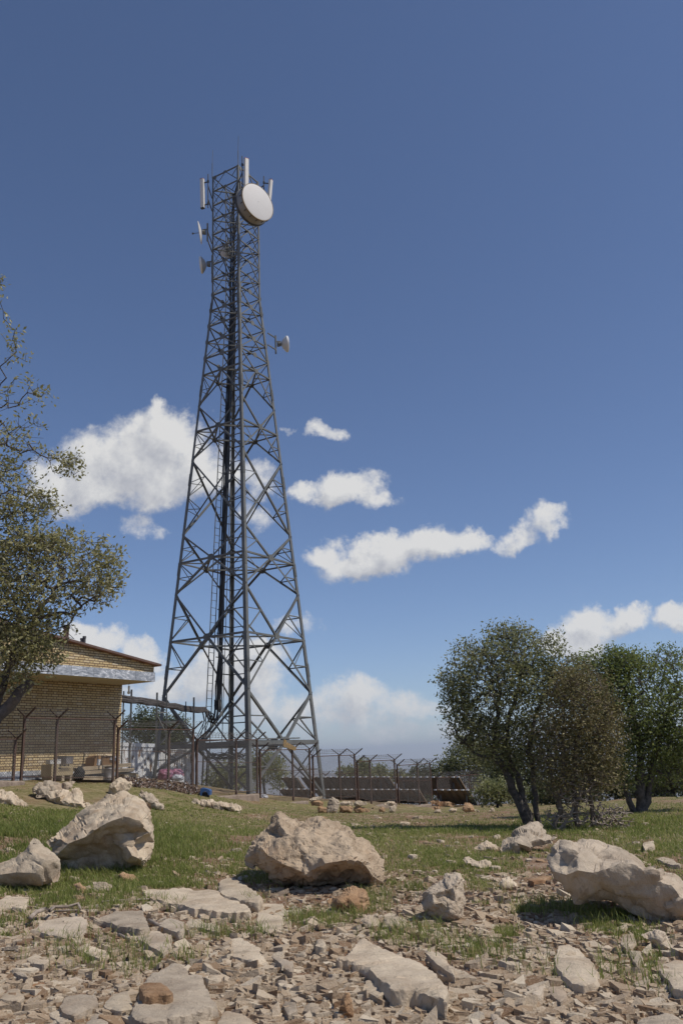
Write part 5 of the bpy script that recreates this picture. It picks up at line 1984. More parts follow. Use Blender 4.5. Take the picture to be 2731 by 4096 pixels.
SLABS = [
    (V1, [(985, 790), (1100, 795), (1300, 790), (1500, 800), (1600, 850), (1720, 905), (1750, 945), (1650, 955), (1480, 940), (1300, 915), (1170, 885), (1060, 862), (990, 822)], .1, 'broad flat slab with a thick shaded front edge left of centre', 'slab'),
    (V2, [(-50, 745), (0, 725), (60, 715), (110, 730), (190, 790), (265, 838), (235, 890), (150, 880), (60, 855), (-20, 835), (-50, 790)], .1, 'tilted pale slab overlapping the right end of the broad flat one', 'slab'),
    (V1, [(665, 1000), (800, 950), (1000, 940), (1050, 1060), (980, 1070), (850, 1055), (740, 1020)], .09, 'wedge shaped grey slab with a dark hollow beneath it', 'rock_grey'),
    (V1, [(215, 1080), (330, 1010), (560, 985), (615, 1000), (610, 1085), (560, 1120), (450, 1128), (330, 1105)], .05, 'wide grey slab beneath the bleached stick', 'rock_grey'),
    (V1, [(925, 1095), (1100, 1085), (1195, 1110), (1205, 1190), (1140, 1235), (1060, 1200), (960, 1140)], .09, 'brownish slab leaning below the wedge shaped one', 'rock_grey'),
    (V1, [(1090, 1030), (1190, 990), (1290, 1020), (1285, 1090), (1240, 1095), (1110, 1050)], .08, 'square grey stone right of the wedge shaped slab', 'rock_grey'),
    (V1, [(1290, 1035), (1330, 990), (1530, 1045), (1535, 1095), (1420, 1070), (1300, 1052)], .05, 'thin tapering slab right of the square grey stone', 'slab'),
    (V1, [(905, 1640), (960, 1560), (975, 1470), (1060, 1380), (1200, 1325), (1290, 1320), (1320, 1380), (1410, 1390), (1450, 1500), (1530, 1590), (1400, 1640), (1200, 1690), (1000, 1715), (930, 1700)], .11, 'largest grey slab at the bottom carrying a small orange stone', 'rock_grey'),
    (V1, [(410, 1610), (450, 1545), (560, 1520), (680, 1540), (700, 1590), (600, 1635), (520, 1675), (440, 1650)], .08, 'grey angular slab left of the largest bottom one', 'rock_grey'),
    (V1, [(575, 1760), (640, 1670), (720, 1645), (770, 1760), (700, 1800), (600, 1800)], .1, 'pale block cut by the bottom edge, left of the largest slab', 'rock_grey'),
    (V1, [(335, 1665), (410, 1630), (510, 1690), (500, 1730), (430, 1735)], .05, 'small oval slab near the bottom left corner', 'rock'),
    (V1, [(715, 1600), (790, 1520), (900, 1500), (935, 1625), (820, 1640), (730, 1618)], .06, 'tan slab wedged against the left side of the largest bottom one', 'rock'),
    (V1, [(180, 1280), (250, 1240), (350, 1290), (310, 1318), (220, 1308)], .05, 'small five sided pale slab on the red soil at left', 'slab'),
    (V1, [(560, 1200), (640, 1185), (760, 1230), (770, 1262), (700, 1275), (600, 1243)], .05, 'smooth oval pinkish slab in the rubble', 'rock'),
    (V1, [(0, 1555), (60, 1490), (130, 1480), (180, 1545), (140, 1575), (60, 1568)], .05, 'tan slab at the left edge near the bottom', 'rock'),
    (V1, [(70, 1360), (120, 1335), (170, 1365), (200, 1405), (130, 1388)], .06, 'dark oblong stone on red soil at the left', 'rock_grey'),
    (V1, [(-60, 905), (50, 838), (130, 848), (225, 853), (180, 935), (60, 920), (-60, 930)], .05, 'flat pale slab below the smooth pointed boulder', 'slab'),
    (V2, [(780, 1290), (870, 1215), (930, 1150), (970, 1145), (1110, 1200), (1290, 1270), (1400, 1310), (1500, 1400), (1555, 1500), (1540, 1560), (1430, 1530), (1300, 1490), (1165, 1495), (1080, 1430), (980, 1330), (850, 1300)], .13, 'huge smooth cream slab with a thick shaded lip at the bottom right', 'slab'),
    (V2, [(1360, 1212), (1390, 1205), (1500, 1260), (1590, 1335), (1600, 1400), (1500, 1330)], .1, 'ribbed pale slab behind the huge cream one', 'slab'),
    (V2, [(960, 1470), (985, 1425), (1060, 1435), (1130, 1490), (1120, 1520), (1060, 1545), (990, 1510)], .05, 'round pale slab leaning on the left side of the huge cream one', 'slab'),
    (V2, [(625, 1190), (640, 1140), (690, 1135), (705, 1180), (690, 1196)], .08, 'small white angular block above the bottom rubble', 'slab'),
    (V2, [(20, 1180), (30, 1140), (110, 1130), (230, 1190), (290, 1280), (200, 1300), (40, 1258)], .05, 'cracked flat cream slab in the rubble left of centre', 'slab'),
    (V2, [(210, 1000), (250, 900), (400, 880), (440, 960), (400, 1060), (300, 1100), (230, 1080)], .04, 'pale sheet of bedrock between two tufts of grass', 'slab'),
    (V3, [(690, 1210), (720, 1150), (790, 1135), (880, 1180), (945, 1240), (1000, 1320), (990, 1390), (900, 1415), (800, 1390), (740, 1340), (700, 1280)], .08, 'rounded yellow cream slab in the rubble at the right', 'slab'),
    (V3, [(650, 1430), (760, 1410), (790, 1490), (740, 1525), (680, 1485)], .06, 'cracked grey slab below the rounded yellow one', 'rock_grey'),
    (V3, [(500, 1425), (580, 1400), (650, 1400), (610, 1475), (560, 1475)], .06, 'tilted grey slab left of the cracked one', 'rock_grey'),
    (V3, [(1200, 1180), (1280, 1180), (1300, 1240), (1250, 1270), (1210, 1220)], .07, 'grey slab leaning left of the tufts at the right edge', 'rock_grey'),
    (V3, [(1135, 1130), (1160, 1070), (1240, 1065), (1250, 1130), (1180, 1165)], .06, 'pale slab above the grey leaning one at the right', 'slab'),
    (V3, [(1390, 1300), (1420, 1270), (1500, 1252), (1640, 1255), (1650, 1470), (1500, 1430)], .1, 'big pale slab cut by the right edge', 'slab'),
    (V3, [(1250, 1650), (1350, 1620), (1500, 1610), (1620, 1677), (1600, 1720), (1250, 1710)], .1, 'grey slab cut by the bottom right corner', 'rock_grey'),
    (V3, [(260, 1592), (300, 1600), (420, 1680), (400, 1720), (300, 1700)], .07, 'grey splinter slab at the bottom right of centre', 'rock_grey'),
    (V3, [(1290, 455), (1370, 440), (1372, 475), (1300, 482)], .1, 'pale block in the grass beyond the long right boulder', 'slab'),
    (V3, [(1375, 560), (1430, 550), (1500, 565), (1550, 600), (1480, 602)], .06, 'flat pale stones in grass above the long right boulder', 'slab'),
    (V3, [(520, 705), (600, 680), (690, 678), (640, 702), (560, 715)], .07, 'thin rusty slab at the left foot of the long right boulder', 'rock_orange'),
    (V3, [(-100, 1320), (0, 1285), (130, 1330), (180, 1365), (60, 1362), (-60, 1350)], .05, 'long thin pale slab right of the huge cream one', 'slab'),
    (V2, [(-60, 1710), (0, 1640), (120, 1655), (200, 1700), (190, 1790), (-60, 1790)], .07, 'cream slab cut by the bottom edge right of the largest grey one', 'slab'),
    (V2, [(395, 1600), (420, 1570), (500, 1580), (505, 1640), (440, 1665)], .06, 'bluish grey stone among the bottom rubble', 'rock_grey'),
    (V2, [(540, 1640), (570, 1590), (650, 1580), (668, 1625), (630, 1655)], .05, 'white chipped slab near the rusty standing stone', 'slab'),
    (V2, [(355, 1420), (400, 1395), (440, 1430), (430, 1475), (390, 1462)], .06, 'grey block in the rubble left of the red soil', 'rock_grey'),
    (V2, [(310, 1250), (345, 1235), (400, 1280), (480, 1290), (470, 1370), (440, 1360), (380, 1310)], .08, 'bent grey stone in the rubble left of the huge cream slab', 'rock_grey'),
]
for i, (view, outl, th, lab, mt) in enumerate(SLABS):
    slab(view, outl, th, lab, M[mt], 100 + i)
slab(V1, [(970, 1470), (1000, 1450), (1120, 1440), (1215, 1510), (1190, 1525), (1040, 1540), (1000, 1532)], .05, 'small orange stone lying on the largest bottom slab', M['rock_orange'], 180, raise_=.1, name='stone', cat='stone')

# stones piled on the footings in front of the fence -------------------
PILE = [
    ([(65, 590), (100, 565), (175, 555), (182, 575), (110, 590)], 'flat pale capstone on the left heap by the fence', 'slab'),
    ([(80, 600), (110, 592), (160, 590), (185, 605), (180, 640), (90, 632)], 'orange stone in the middle of the left heap by the fence', 'rock_orange'),
    ([(135, 645), (165, 630), (210, 648), (205, 690), (140, 685)], 'rusty block at the foot of the left heap by the fence', 'rock_orange'),
    ([(212, 690), (215, 620), (235, 575), (265, 568), (300, 590), (308, 640), (290, 690)], 'upright grey stone standing beside the left heap', 'rock_grey'),
    ([(310, 605), (330, 598), (415, 600), (418, 630), (320, 632)], 'pale flat stone right of the upright grey one', 'slab'),
    ([(305, 690), (312, 636), (412, 632), (405, 690)], 'brown stone block under the pale flat one', 'rock_orange'),
    ([(418, 630), (430, 590), (520, 602), (527, 625), (460, 640)], 'pale stone with a flat top next to the tall fence gap', 'slab'),
    ([(415, 665), (440, 640), (500, 642), (548, 665), (545, 685), (430, 682)], 'orange stone at the foot of the pale flat topped one', 'rock_orange'),
    ([(655, 625), (665, 605), (735, 598), (742, 625), (690, 635)], 'pale capstone of the small middle heap', 'slab'),
    ([(690, 640), (740, 625), (755, 650), (745, 688), (700, 685)], 'pale block of the small middle heap', 'slab'),
    ([(612, 660), (640, 640), (668, 650), (660, 685), (620, 682)], 'dark brown stone of the small middle heap', 'rock_orange'),
    ([(1018, 600), (1040, 588), (1180, 600), (1212, 615), (1205, 640), (1120, 638), (1030, 622)], 'long flat orange capstone of the right heap', 'rock_orange'),
    ([(1030, 650), (1060, 635), (1098, 640), (1095, 662), (1040, 665)], 'small orange stone under the long flat capstone', 'rock_orange'),
    ([(1050, 690), (1060, 662), (1100, 660), (1105, 690)], 'cream block at the foot of the right heap', 'slab'),
    ([(1160, 665), (1180, 645), (1230, 655), (1225, 680), (1170, 682)], 'pale stone at the right foot of the right heap', 'rock'),
    ([(1270, 670), (1290, 605), (1330, 610), (1360, 645), (1370, 680), (1300, 685)], 'rusty ragged rock beyond the right heap', 'rock_orange'),
    ([(1380, 680), (1395, 662), (1410, 685)], 'tiny white stone by the end of the fence', 'slab'),
    ([(1475, 680), (1500, 645), (1520, 655), (1522, 682)], 'small pale stone below the last fence posts', 'slab'),
]
for i, (outl, lab, mt) in enumerate(PILE):
    boulder(V8, outl, [], lab, M[mt], 200 + i, rounds=2, back=.2, Y=on_ground(V8(outl[0][0], 0)[0], 3252).y, grid=4, name='stone', cat='stone', amp=1.1, soft=.15)

# ------------------------------------------------------------------ loose stones: individuals
rs = np.random.RandomState(11)
rng2 = random.Random(77)


def stone_mesh(seed, flat):
    rr = random.Random(seed)
    bm = bmesh.new()
    n = rr.randint(5, 8)
    top, bot = [], []
    for k in range(n):
        a = 2 * math.pi * (k + rr.uniform(-.3, .3)) / n
        r = rr.uniform(.36, .56)
        x, y = math.cos(a) * r, math.sin(a) * r * .75
        top.append(bm.verts.new((x * rr.uniform(.8, .97), y * rr.uniform(.8, .97), flat * rr.uniform(.85, 1.15))))
        bot.append(bm.verts.new((x, y, -.12)))
    ct = bm.verts.new((rr.uniform(-.1, .1), rr.uniform(-.1, .1), flat * rr.uniform(1.0, 1.3)))
    cb = bm.verts.new((0, 0, -.15))
    for k in range(n):
        j = (k + 1) % n
        bm.faces.new([ct, top[k], top[j]])
        bm.faces.new([top[k], bot[k], bot[j], top[j]])
        bm.faces.new([cb, bot[j], bot[k]])
    bmesh.ops.triangulate(bm, faces=[f for f in bm.faces if len(f.verts) > 3])
    o = finish_rock(bm, .7, seed, 2, .13, 1.0, M['rock'], 'loose_stone')
    me = o.data
    bpy.data.objects.remove(o)
    return me


VAR = [stone_mesh(500 + i, rng2.uniform(.06, .22)) for i in range(14)]
VARM = ['rock', 'slab', 'rock_grey', 'slab', 'rock', 'rock_orange', 'slab']
for i, me in enumerate(VAR):
    me.materials.clear()
    me.materials.append(M[VARM[i % 7]])
placed = 0
tries = 0
while placed < 245 and tries < 6000:
    tries += 1
    if placed < 190:
        px, py = rng2.uniform(-10, 2740), 3560 + 530 * rng2.random() ** .8
        sz = rng2.uniform(34, 105) * (.55 + .55 * (py - 3500) / 600) * rng2.random() ** .3
    else:
        px, py = rng2.uniform(0, 2731), rng2.uniform(3270, 3560)
        sz = rng2.uniform(20, 52)
    if any(poly_in(px, py, p) for p in HERO_POLYS): continue
    p = on_ground(px, py)
    cvr = float(grass_cover(np.array([p.x]), np.array([p.y]))[0])
    if rng2.random() < cvr * .75: continue
    s = sz * p.y / F_PX
    me = VAR[rng2.randrange(14)]
    o = bpy.data.objects.new('loose_stone', me)
    COL.objects.link(o)
    o.location = (p.x, p.y, gz(p.x, p.y) + .005)
    o.scale = (s, s * rng2.uniform(.8, 1.5), s * rng2.uniform(.6, 1.2))
    o.rotation_euler = (rng2.uniform(-.22, .22), rng2.uniform(-.22, .22), rng2.uniform(0, 6.28))
    tag(o, 'loose angular limestone piece lying in the stony rubble' if placed < 190 else 'pale loose stone lying in the thin grass', 'stone',
        'loose stones in the rubble' if placed < 190 else 'loose stones in the grass')
    placed += 1


# ------------------------------------------------------------------ stuff: shards, grass, litter
def rays_to_ground(px, py):
    a, b_ = px - PW / 2, py - PH / 2
    c, s = math.cos(ROLL), math.sin(ROLL)
    u = c * a + s * b_
    v = -s * a + c * b_
    dy = F_PX * math.cos(PITCH) + v * math.sin(PITCH)
    dz = F_PX * math.sin(PITCH) - v * math.cos(PITCH)
    X, Yk, Zk = u / dy, 1.0, dz / dy
    z = np.zeros(len(px))
    for _ in range(9):
        t_ = np.clip((z - EYE) / np.minimum(Zk, -.012), 3, 60)
        z = .5 * z + .5 * ground(X * t_, t_)
    return X * t_, t_, ground(X * t_, t_)


def in_slabs(px, py):
    """which photo points fall on a slab"""
    res = np.zeros(len(px), bool)
    for poly in SLAB_POLYS:
        xs_, ys_ = [p[0] for p in poly], [p[1] for p in poly]
        cand = np.where((px > min(xs_)) & (px < max(xs_)) & (py > min(ys_)) & (py < max(ys_)))[0]
        if not len(cand): continue
        a, b_ = px[cand], py[cand]
        c = np.zeros(len(cand), bool)
        n = len(poly)
        for i in range(n):
            (xi, yi), (xj, yj) = poly[i], poly[i - 1]
            if yi == yj: continue
            c ^= ((yi > b_) != (yj > b_)) & (a < (xj - xi) * (b_ - yi) / (yj - yi) + xi)
        res[cand] |= c
    return res


def shard_field(n, px_rng, py_rng, size_rng, name, material, label, power=2.6, keep=None, lift=0.0, thick=1.0, tilt=.2):
    px = rs.uniform(px_rng[0], px_rng[1], n)
    py = rs.uniform(py_rng[0], py_rng[1], n)
    x, y, z = rays_to_ground(px, py)
    k = (rs.rand(n) > (grass_cover(x, y) * .9 if keep is None else keep(x, y))) & ((rs.rand(n) < .06) | ~in_slabs(px, py))
    x, y, z = x[k], y[k], z[k]
    n = len(x)
    K = 5
    size = size_rng[0] * (size_rng[1] / size_rng[0]) ** (rs.rand(n) ** power)
    ang = (np.arange(K)[None, :] + rs.uniform(-.48, .48, (n, K))) * 2 * np.pi / K
    rd = rs.uniform(.42, 1.15, (n, K)) * size[:, None]
    asp = rs.uniform(.4, .95, n)[:, None]
    bx, by = np.cos(ang) * rd, np.sin(ang) * rd * asp
    th = size * rs.uniform(.16, .42, n) * thick
    sh = np.repeat(rs.uniform(.84, .97, n)[:, None], K, 1) * rs.uniform(.95, 1.05, (n, K))
    topv = np.stack([bx * sh, by * sh, np.repeat(th[:, None], K, 1) * rs.uniform(.92, 1.08, (n, K))], -1)
    botv = np.stack([bx, by, np.repeat(-th[:, None] * .6, K, 1)], -1)
    v = np.concatenate([topv, botv], 1)
    yaw, tx, ty = rs.uniform(0, 6.28, n), rs.normal(0, tilt, n), rs.normal(0, tilt, n)
    cz, sz_ = np.cos(yaw)[:, None], np.sin(yaw)[:, None]
    vx = v[..., 0] * cz - v[..., 1] * sz_
    vy = v[..., 0] * sz_ + v[..., 1] * cz
    vz = v[..., 2] + vx * tx[:, None] + vy * ty[:, None]
    P = np.stack([vx + x[:, None], vy + y[:, None], vz + z[:, None] + lift], -1).reshape(-1, 3)
    tri = np.array([(i, i + K, (i + 1) % K + K) for i in range(K)] + [(i, (i + 1) % K + K, (i + 1) % K) for i in range(K)] + [(0, 1, 2), (0, 2, 3), (0, 3, 4)])
    Fq = (np.arange(n)[:, None, None] * (2 * K) + tri[None]).reshape(-1, 3)
    tint = np.repeat(rs.beta(2.2, 2.0, n), 2 * K)
    o = mesh_obj(name, P, Fq, material, colors=tint)
    tag(o, label, 'gravel', kind='stuff')
    return o


shard_field(60000, (-700, 3430), (3500, 4130), (.008, .075), 'gravel', M['gravel'], 'pale flat limestone shards covering the red soil', power=2.9)
shard_field(1350, (-700, 3430), (3540, 4130), (.05, .13), 'broken_stones', M['gravel'], 'thick broken limestone pieces heaped in the rubble', power=1.3, thick=.9, tilt=.22)
shard_field(7800, (-700, 3430), (3500, 4130), (.03, .115), 'flat_shards', M['gravel'], 'larger flat limestone flakes scattered over the rubble', power=1.6)
shard_field(13500, (-700, 3430), (3230, 3520), (.02, .09), 'grass_gravel', M['gravel'], 'sparse pale shards showing through the meadow grass', keep=lambda x, y: np.clip(1.0 - fbm(x * .8, y * .6, 61, 3) ** 3 * 3.0, 0.05, 1))


def blades(x, y, z, h, tint, w, name, label, lean=.5):
    n = len(x)
    yaw = rs.uniform(0, 6.28, n)
    dx, dy = np.cos(yaw), np.sin(yaw)
    la = rs.uniform(0, 6.28, n)
    lx, ly = np.cos(la) * lean - .12, np.sin(la) * lean
    k1 = rs.uniform(.15, .45, n)
    k2 = rs.uniform(.5, 1.0, n)
    P = np.zeros((n, 5, 3))
    for i, (f, ww) in enumerate(((0, 1), (0, -1), (.55, .75), (.55, -.75), (1, 0))):
        l = k1 * .55 if f == .55 else (k2 if f == 1 else 0)
        P[:, i, 0] = x + dx * w * ww * .5 + lx * h * l
        P[:, i, 1] = y + dy * w * ww * .5 + ly * h * l
        P[:, i, 2] = z + h * f * (1 - .12 * (f == 1)) - .01
    tpl = np.array([(0, 1, 3), (0, 3, 2), (2, 3, 4)])
    Fq = (np.arange(n)[:, None, None] * 5 + tpl[None]).reshape(-1, 3)
    o = mesh_obj(name, P.reshape(-1, 3), Fq, M['grass'], colors=np.repeat(tint, 5))
    return tag(o, label, 'grass', kind='stuff')


n = 550000
px, py = rs.uniform(-700, 3430, n), 3125 + 630 * rs.rand(n) ** 1.1
x, y, z = rays_to_ground(px, py)
cv_ = grass_cover(x, y)
inside = ((x + 8.4) * AX_N.x + (y - 25.5) * AX_N.y) < .1
k = ~in_slabs(px, py) & (rs.rand(n) < cv_ * np.where(inside, .35, 1.0)) & (y < 45)
x, y, z = x[k], y[k], z[k]
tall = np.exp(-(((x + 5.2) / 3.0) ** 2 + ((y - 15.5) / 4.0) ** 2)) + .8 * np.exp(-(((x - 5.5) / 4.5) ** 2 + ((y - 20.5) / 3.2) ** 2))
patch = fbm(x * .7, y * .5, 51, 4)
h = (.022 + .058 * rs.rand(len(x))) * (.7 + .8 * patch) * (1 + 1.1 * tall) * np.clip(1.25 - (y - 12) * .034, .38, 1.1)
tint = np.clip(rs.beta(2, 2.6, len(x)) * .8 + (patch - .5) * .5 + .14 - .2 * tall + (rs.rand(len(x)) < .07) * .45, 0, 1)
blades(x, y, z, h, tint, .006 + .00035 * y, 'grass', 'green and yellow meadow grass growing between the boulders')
# tufts among the stones
TX = [(560, 3800), (395, 3640), (430, 3560), (60, 3700), (120, 3600), (560, 3540), (490, 3610), (1270, 3700), (1330, 3690), (1180, 3680), (1430, 3660), (1500, 3640), (1560, 3760), (1620, 3750), (1700, 3740), (1770, 3790), (1840, 3800), (1890, 3830), (1520, 3600), (1480, 3590),
      (2100, 3650), (2180, 3630), (2260, 3640), (2340, 3660), (2420, 3690), (2560, 3760), (2620, 3860), (2690, 3930), (2230, 3880), (1990, 3810), (1930, 3560), (1650, 3560), (560, 3880), (720, 3860), (830, 3560), (700, 3620), (360, 3860), (300, 3800), (860, 3740), (1000, 3620), (1040, 3740), (650, 3500), (250, 3610), (2480, 3900), (380, 3500), (520, 3480), (450, 3490), (1380, 3480)]
tx_, ty_, th_, tt_ = [], [], [], []
for (a, b_) in TX:
    p = on_ground(a, b_)
    nb = rng2.randint(110, 230)
    spread = rng2.uniform(.1, .22)
    tx_.append(p.x + rs.normal(0, spread, nb))
    ty_.append(p.y + rs.normal(0, spread * 1.3, nb))
    th_.append(rs.uniform(.06, .2, nb))
    tt_.append(np.clip(rs.beta(2, 2.2, nb) * .85 + rng2.uniform(-.1, .12), 0, 1))
tx_, ty_, th_, tt_ = map(np.concatenate, (tx_, ty_, th_, tt_))
def to_px(x, y, z):
    z = z - EYE
    fw = y * math.cos(PITCH) + z * math.sin(PITCH)
    u, v = F_PX * x / fw, -F_PX * (-y * math.sin(PITCH) + z * math.cos(PITCH)) / fw
    c, s_ = math.cos(ROLL), math.sin(ROLL)
    return PW / 2 + c * u - s_ * v, PH / 2 + s_ * u + c * v


ok_ = ~in_slabs(*to_px(tx_, ty_, ground(tx_, ty_)))
tx_, ty_, th_, tt_ = tx_[ok_], ty_[ok_], th_[ok_], tt_[ok_]
blades(tx_, ty_, ground(tx_, ty_), th_, tt_, np.full(len(tx_), .0065), 'grass_tufts', 'tufts of thin green grass growing among the rubble', .6)

# heap of rags, leaves and litter against the fence foot
nl = 2600
tt = rs.uniform(2.3, 5.7, nl)
oo = rs.uniform(.1, .8, nl)
lx_ = FP0.x + AX_A.x * tt + AX_N.x * oo
ly_ = FP0.y + AX_A.y * tt + AX_N.y * oo
lz_ = ground(lx_, ly_) + rs.uniform(0, .26, nl) * np.clip(1.1 - oo, .1, 1)
K = 4
pts = rs.uniform(-1, 1, (nl, 4, 3)) * rs.uniform(.015, .055, nl)[:, None, None]
P = (pts + np.stack([lx_, ly_, lz_], -1)[:, None, :]).reshape(-1, 3)
Fq = (np.arange(nl)[:, None, None] * 4 + np.array([(0, 1, 2), (0, 2, 3), (0, 3, 1), (1, 3, 2)])[None]).reshape(-1, 3)
M['litter'] = tint_mat('dry_litter', [(0, (0.05, 0.028, 0.018)), (0.5, (0.15, 0.095, 0.065)), (0.86, (0.3, 0.22, 0.17)), (0.95, (0.6, 0.58, 0.57)), (1, (0.7, 0.69, 0.68))], 0.8)
o = mesh_obj('litter', P, Fq, M['litter'], colors=np.repeat(rs.rand(nl), 4))
tag(o, 'heap of dry leaves, rags and litter along the fence foot', 'litter', kind='stuff')


def stick(pts_px, r, label, lift=.04):
    pts = []
    for (a, b_) in pts_px:
        p = on_ground(*V1(a, b_))
        pts.append(Vector((p.x, p.y, p.z + lift)))
    c = pts[0].copy()
    m = MB()
    m.tube([p - c for p in pts], [r * (1 - .5 * i / len(pts)) for i in range(len(pts))], 7)
    o = m.build('stick', M['twig'], None, True, loc=c)
    tag(o, label, 'stick')


stick([(210, 1065), (250, 1025), (320, 1000), (345, 1015), (380, 985), (470, 985), (545, 962), (560, 1000)], .022, 'bleached crooked stick lying on the wide grey slab', .09)
stick([(1040, 1040), (1110, 1075), (1220, 1105)], .022, 'short dark stick beside the brownish leaning slab', .03)
stick([(380, 965), (480, 958), (610, 955)], .012, 'thin dark twig above the bleached stick', .02)
stick([(830, 1140), (880, 1160), (950, 1180)], .016, 'small grey stick left of the brownish leaning slab', .03)
stick([(710, 905), (800, 895), (1040, 885)], .012, 'thin brown twig in front of the broad flat slab', .03)

# ------------------------------------------------------------------ trees
def px_m(Y):
    return Y * math.cos(PITCH) / F_PX * 1.03


def grow(trunks, blobs, seed, tip_r=.0045, expo=2.35, wiggle=.12, step=.16):
    """branches reach out to points scattered through the crown; radii add up towards the base"""
    r_ = np.random.RandomState(seed)
    pos, par = [], []
    fixed = {}
    for poly, rads in trunks:
        prev = None
        for i in range(len(poly) - 1):
            a, b_ = np.array(poly[i]), np.array(poly[i + 1])
            k = max(1, int(np.linalg.norm(b_ - a) / step))
            for q in range(k + (i == len(poly) - 2)):
                f = q / k
                p = a + (b_ - a) * f + r_.normal(0, .02, 3)
                if prev is None and pos:
                    d = np.linalg.norm(np.array(pos) - p, axis=1)
                    j = int(np.argmin(d))
                    pr = j if d[j] < .35 else -1
                else:
                    pr = prev if prev is not None else -1
                pos.append(p)
                par.append(pr)
                prev = len(pos) - 1
                t_ = (i + f) / (len(poly) - 1)
                fixed[prev] = rads[0] + (rads[1] - rads[0]) * t_
    ntr = len(pos)
    T = []
    for (c, rd, n) in blobs:
        d = r_.normal(0, 1, (n, 3))
        d /= np.linalg.norm(d, axis=1)[:, None]
        rr = r_.rand(n) ** (1 / 2.1)
        T.append(np.array(c) + d * rr[:, None] * np.array(rd))
    T = np.concatenate(T)
    P = np.zeros((120000, 3))
    P[:ntr] = pos
    cnt = ntr
    par = list(par)
    d0 = np.min(np.linalg.norm(T[:, None] - P[None, :ntr], axis=2), axis=1)
    for t_ in T[np.argsort(d0 + r_.rand(len(T)) * .25)]:
        d = np.linalg.norm(P[:cnt] - t_, axis=1) + .25 * np.maximum(P[:cnt, 2] - t_[2], 0)
        j = int(np.argmin(d))
        L = np.linalg.norm(t_ - P[j])
        if L < .05: continue
        k = max(1, int(L / step))
        v = (t_ - P[j])
        side = np.cross(v, r_.normal(0, 1, 3))
        side = side / (np.linalg.norm(side) + 1e-9) * L * wiggle * r_.uniform(.3, 1.3)
        p0 = P[j].copy()
        prev = j
        for q in range(1, k + 1):
            f = q / k
            p = p0 + v * f + side * math.sin(math.pi * f) + r_.normal(0, .012, 3) * (f < 1) + np.array([0, 0, -.06 * L * math.sin(math.pi * f)])
            if cnt >= 119990: break
            P[cnt] = p
            par.append(prev)
            prev = cnt
            cnt += 1
    P = P[:cnt]
    acc = np.zeros(cnt)
    kids = np.zeros(cnt, int)
    for i in range(cnt - 1, -1, -1):
        if kids[i] == 0: acc[i] = tip_r ** expo * .55
        if par[i] >= 0:
            acc[par[i]] += acc[i]
            kids[par[i]] += 1
    R = acc ** (1 / expo)
    for i, v in fixed.items():
        R[i] = max(min(R[i], v * 1.1), v * .9)
    return P, np.array(par), R, kids, ntr


def branch_mesh(P, par, R, name, material, parent, rmin=0.0):
    """every length of branch as a tapering tube"""
    vs, fs, base = [], [], 0
    idx = np.where((par >= 0) & (R >= rmin))[0]
    A, B = P[par[idx]], P[idx]
    ra, rb = np.minimum(R[par[idx]], R[idx] * 1.5), R[idx]
    B = B + (B - A) * .06 + (B - A) / (np.linalg.norm(B - A, axis=1)[:, None] + 1e-9) * np.where(R[idx] > .03, R[idx] * .5, 0)[:, None]
    d = B - A
    L = np.linalg.norm(d, axis=1)
    ok = L > 1e-5
    A, B, ra, rb, d = A[ok], B[ok], ra[ok], rb[ok], d[ok] / L[ok][:, None]
    ref = np.where(np.abs(d[:, 2:3]) < .9, np.array([[0, 0, 1.0]]), np.array([[1.0, 0, 0]]))
    u = np.cross(d, ref)
    u /= np.linalg.norm(u, axis=1)[:, None]
    w = np.cross(d, u)
    allv, allf = [], []
    for lo, hi, K in ((0, .012, 3), (.012, .04, 5), (.04, 9, 9)):
        s = (rb >= lo) & (rb < hi)
        if not s.any(): continue
        ang = np.arange(K) * 2 * np.pi / K
        ca, sa = np.cos(ang)[None, :, None], np.sin(ang)[None, :, None]
        ring = u[s][:, None, :] * ca + w[s][:, None, :] * sa
        va = A[s][:, None, :] + ring * ra[s][:, None, None]
        vb = B[s][:, None, :] + ring * rb[s][:, None, None]
        n = s.sum()
        v = np.concatenate([va, vb], 1).reshape(-1, 3)
        tpl = np.array([(i, (i + 1) % K, K + (i + 1) % K, K + i) for i in range(K)])
        f = (np.arange(n)[:, None, None] * 2 * K + tpl[None]).reshape(-1, 4) + base
        base += len(v)
        allv.append(v)
        allf.append(f)
    return mesh_obj(name, np.concatenate(allv), np.concatenate(allf), material, parent, smooth=True)


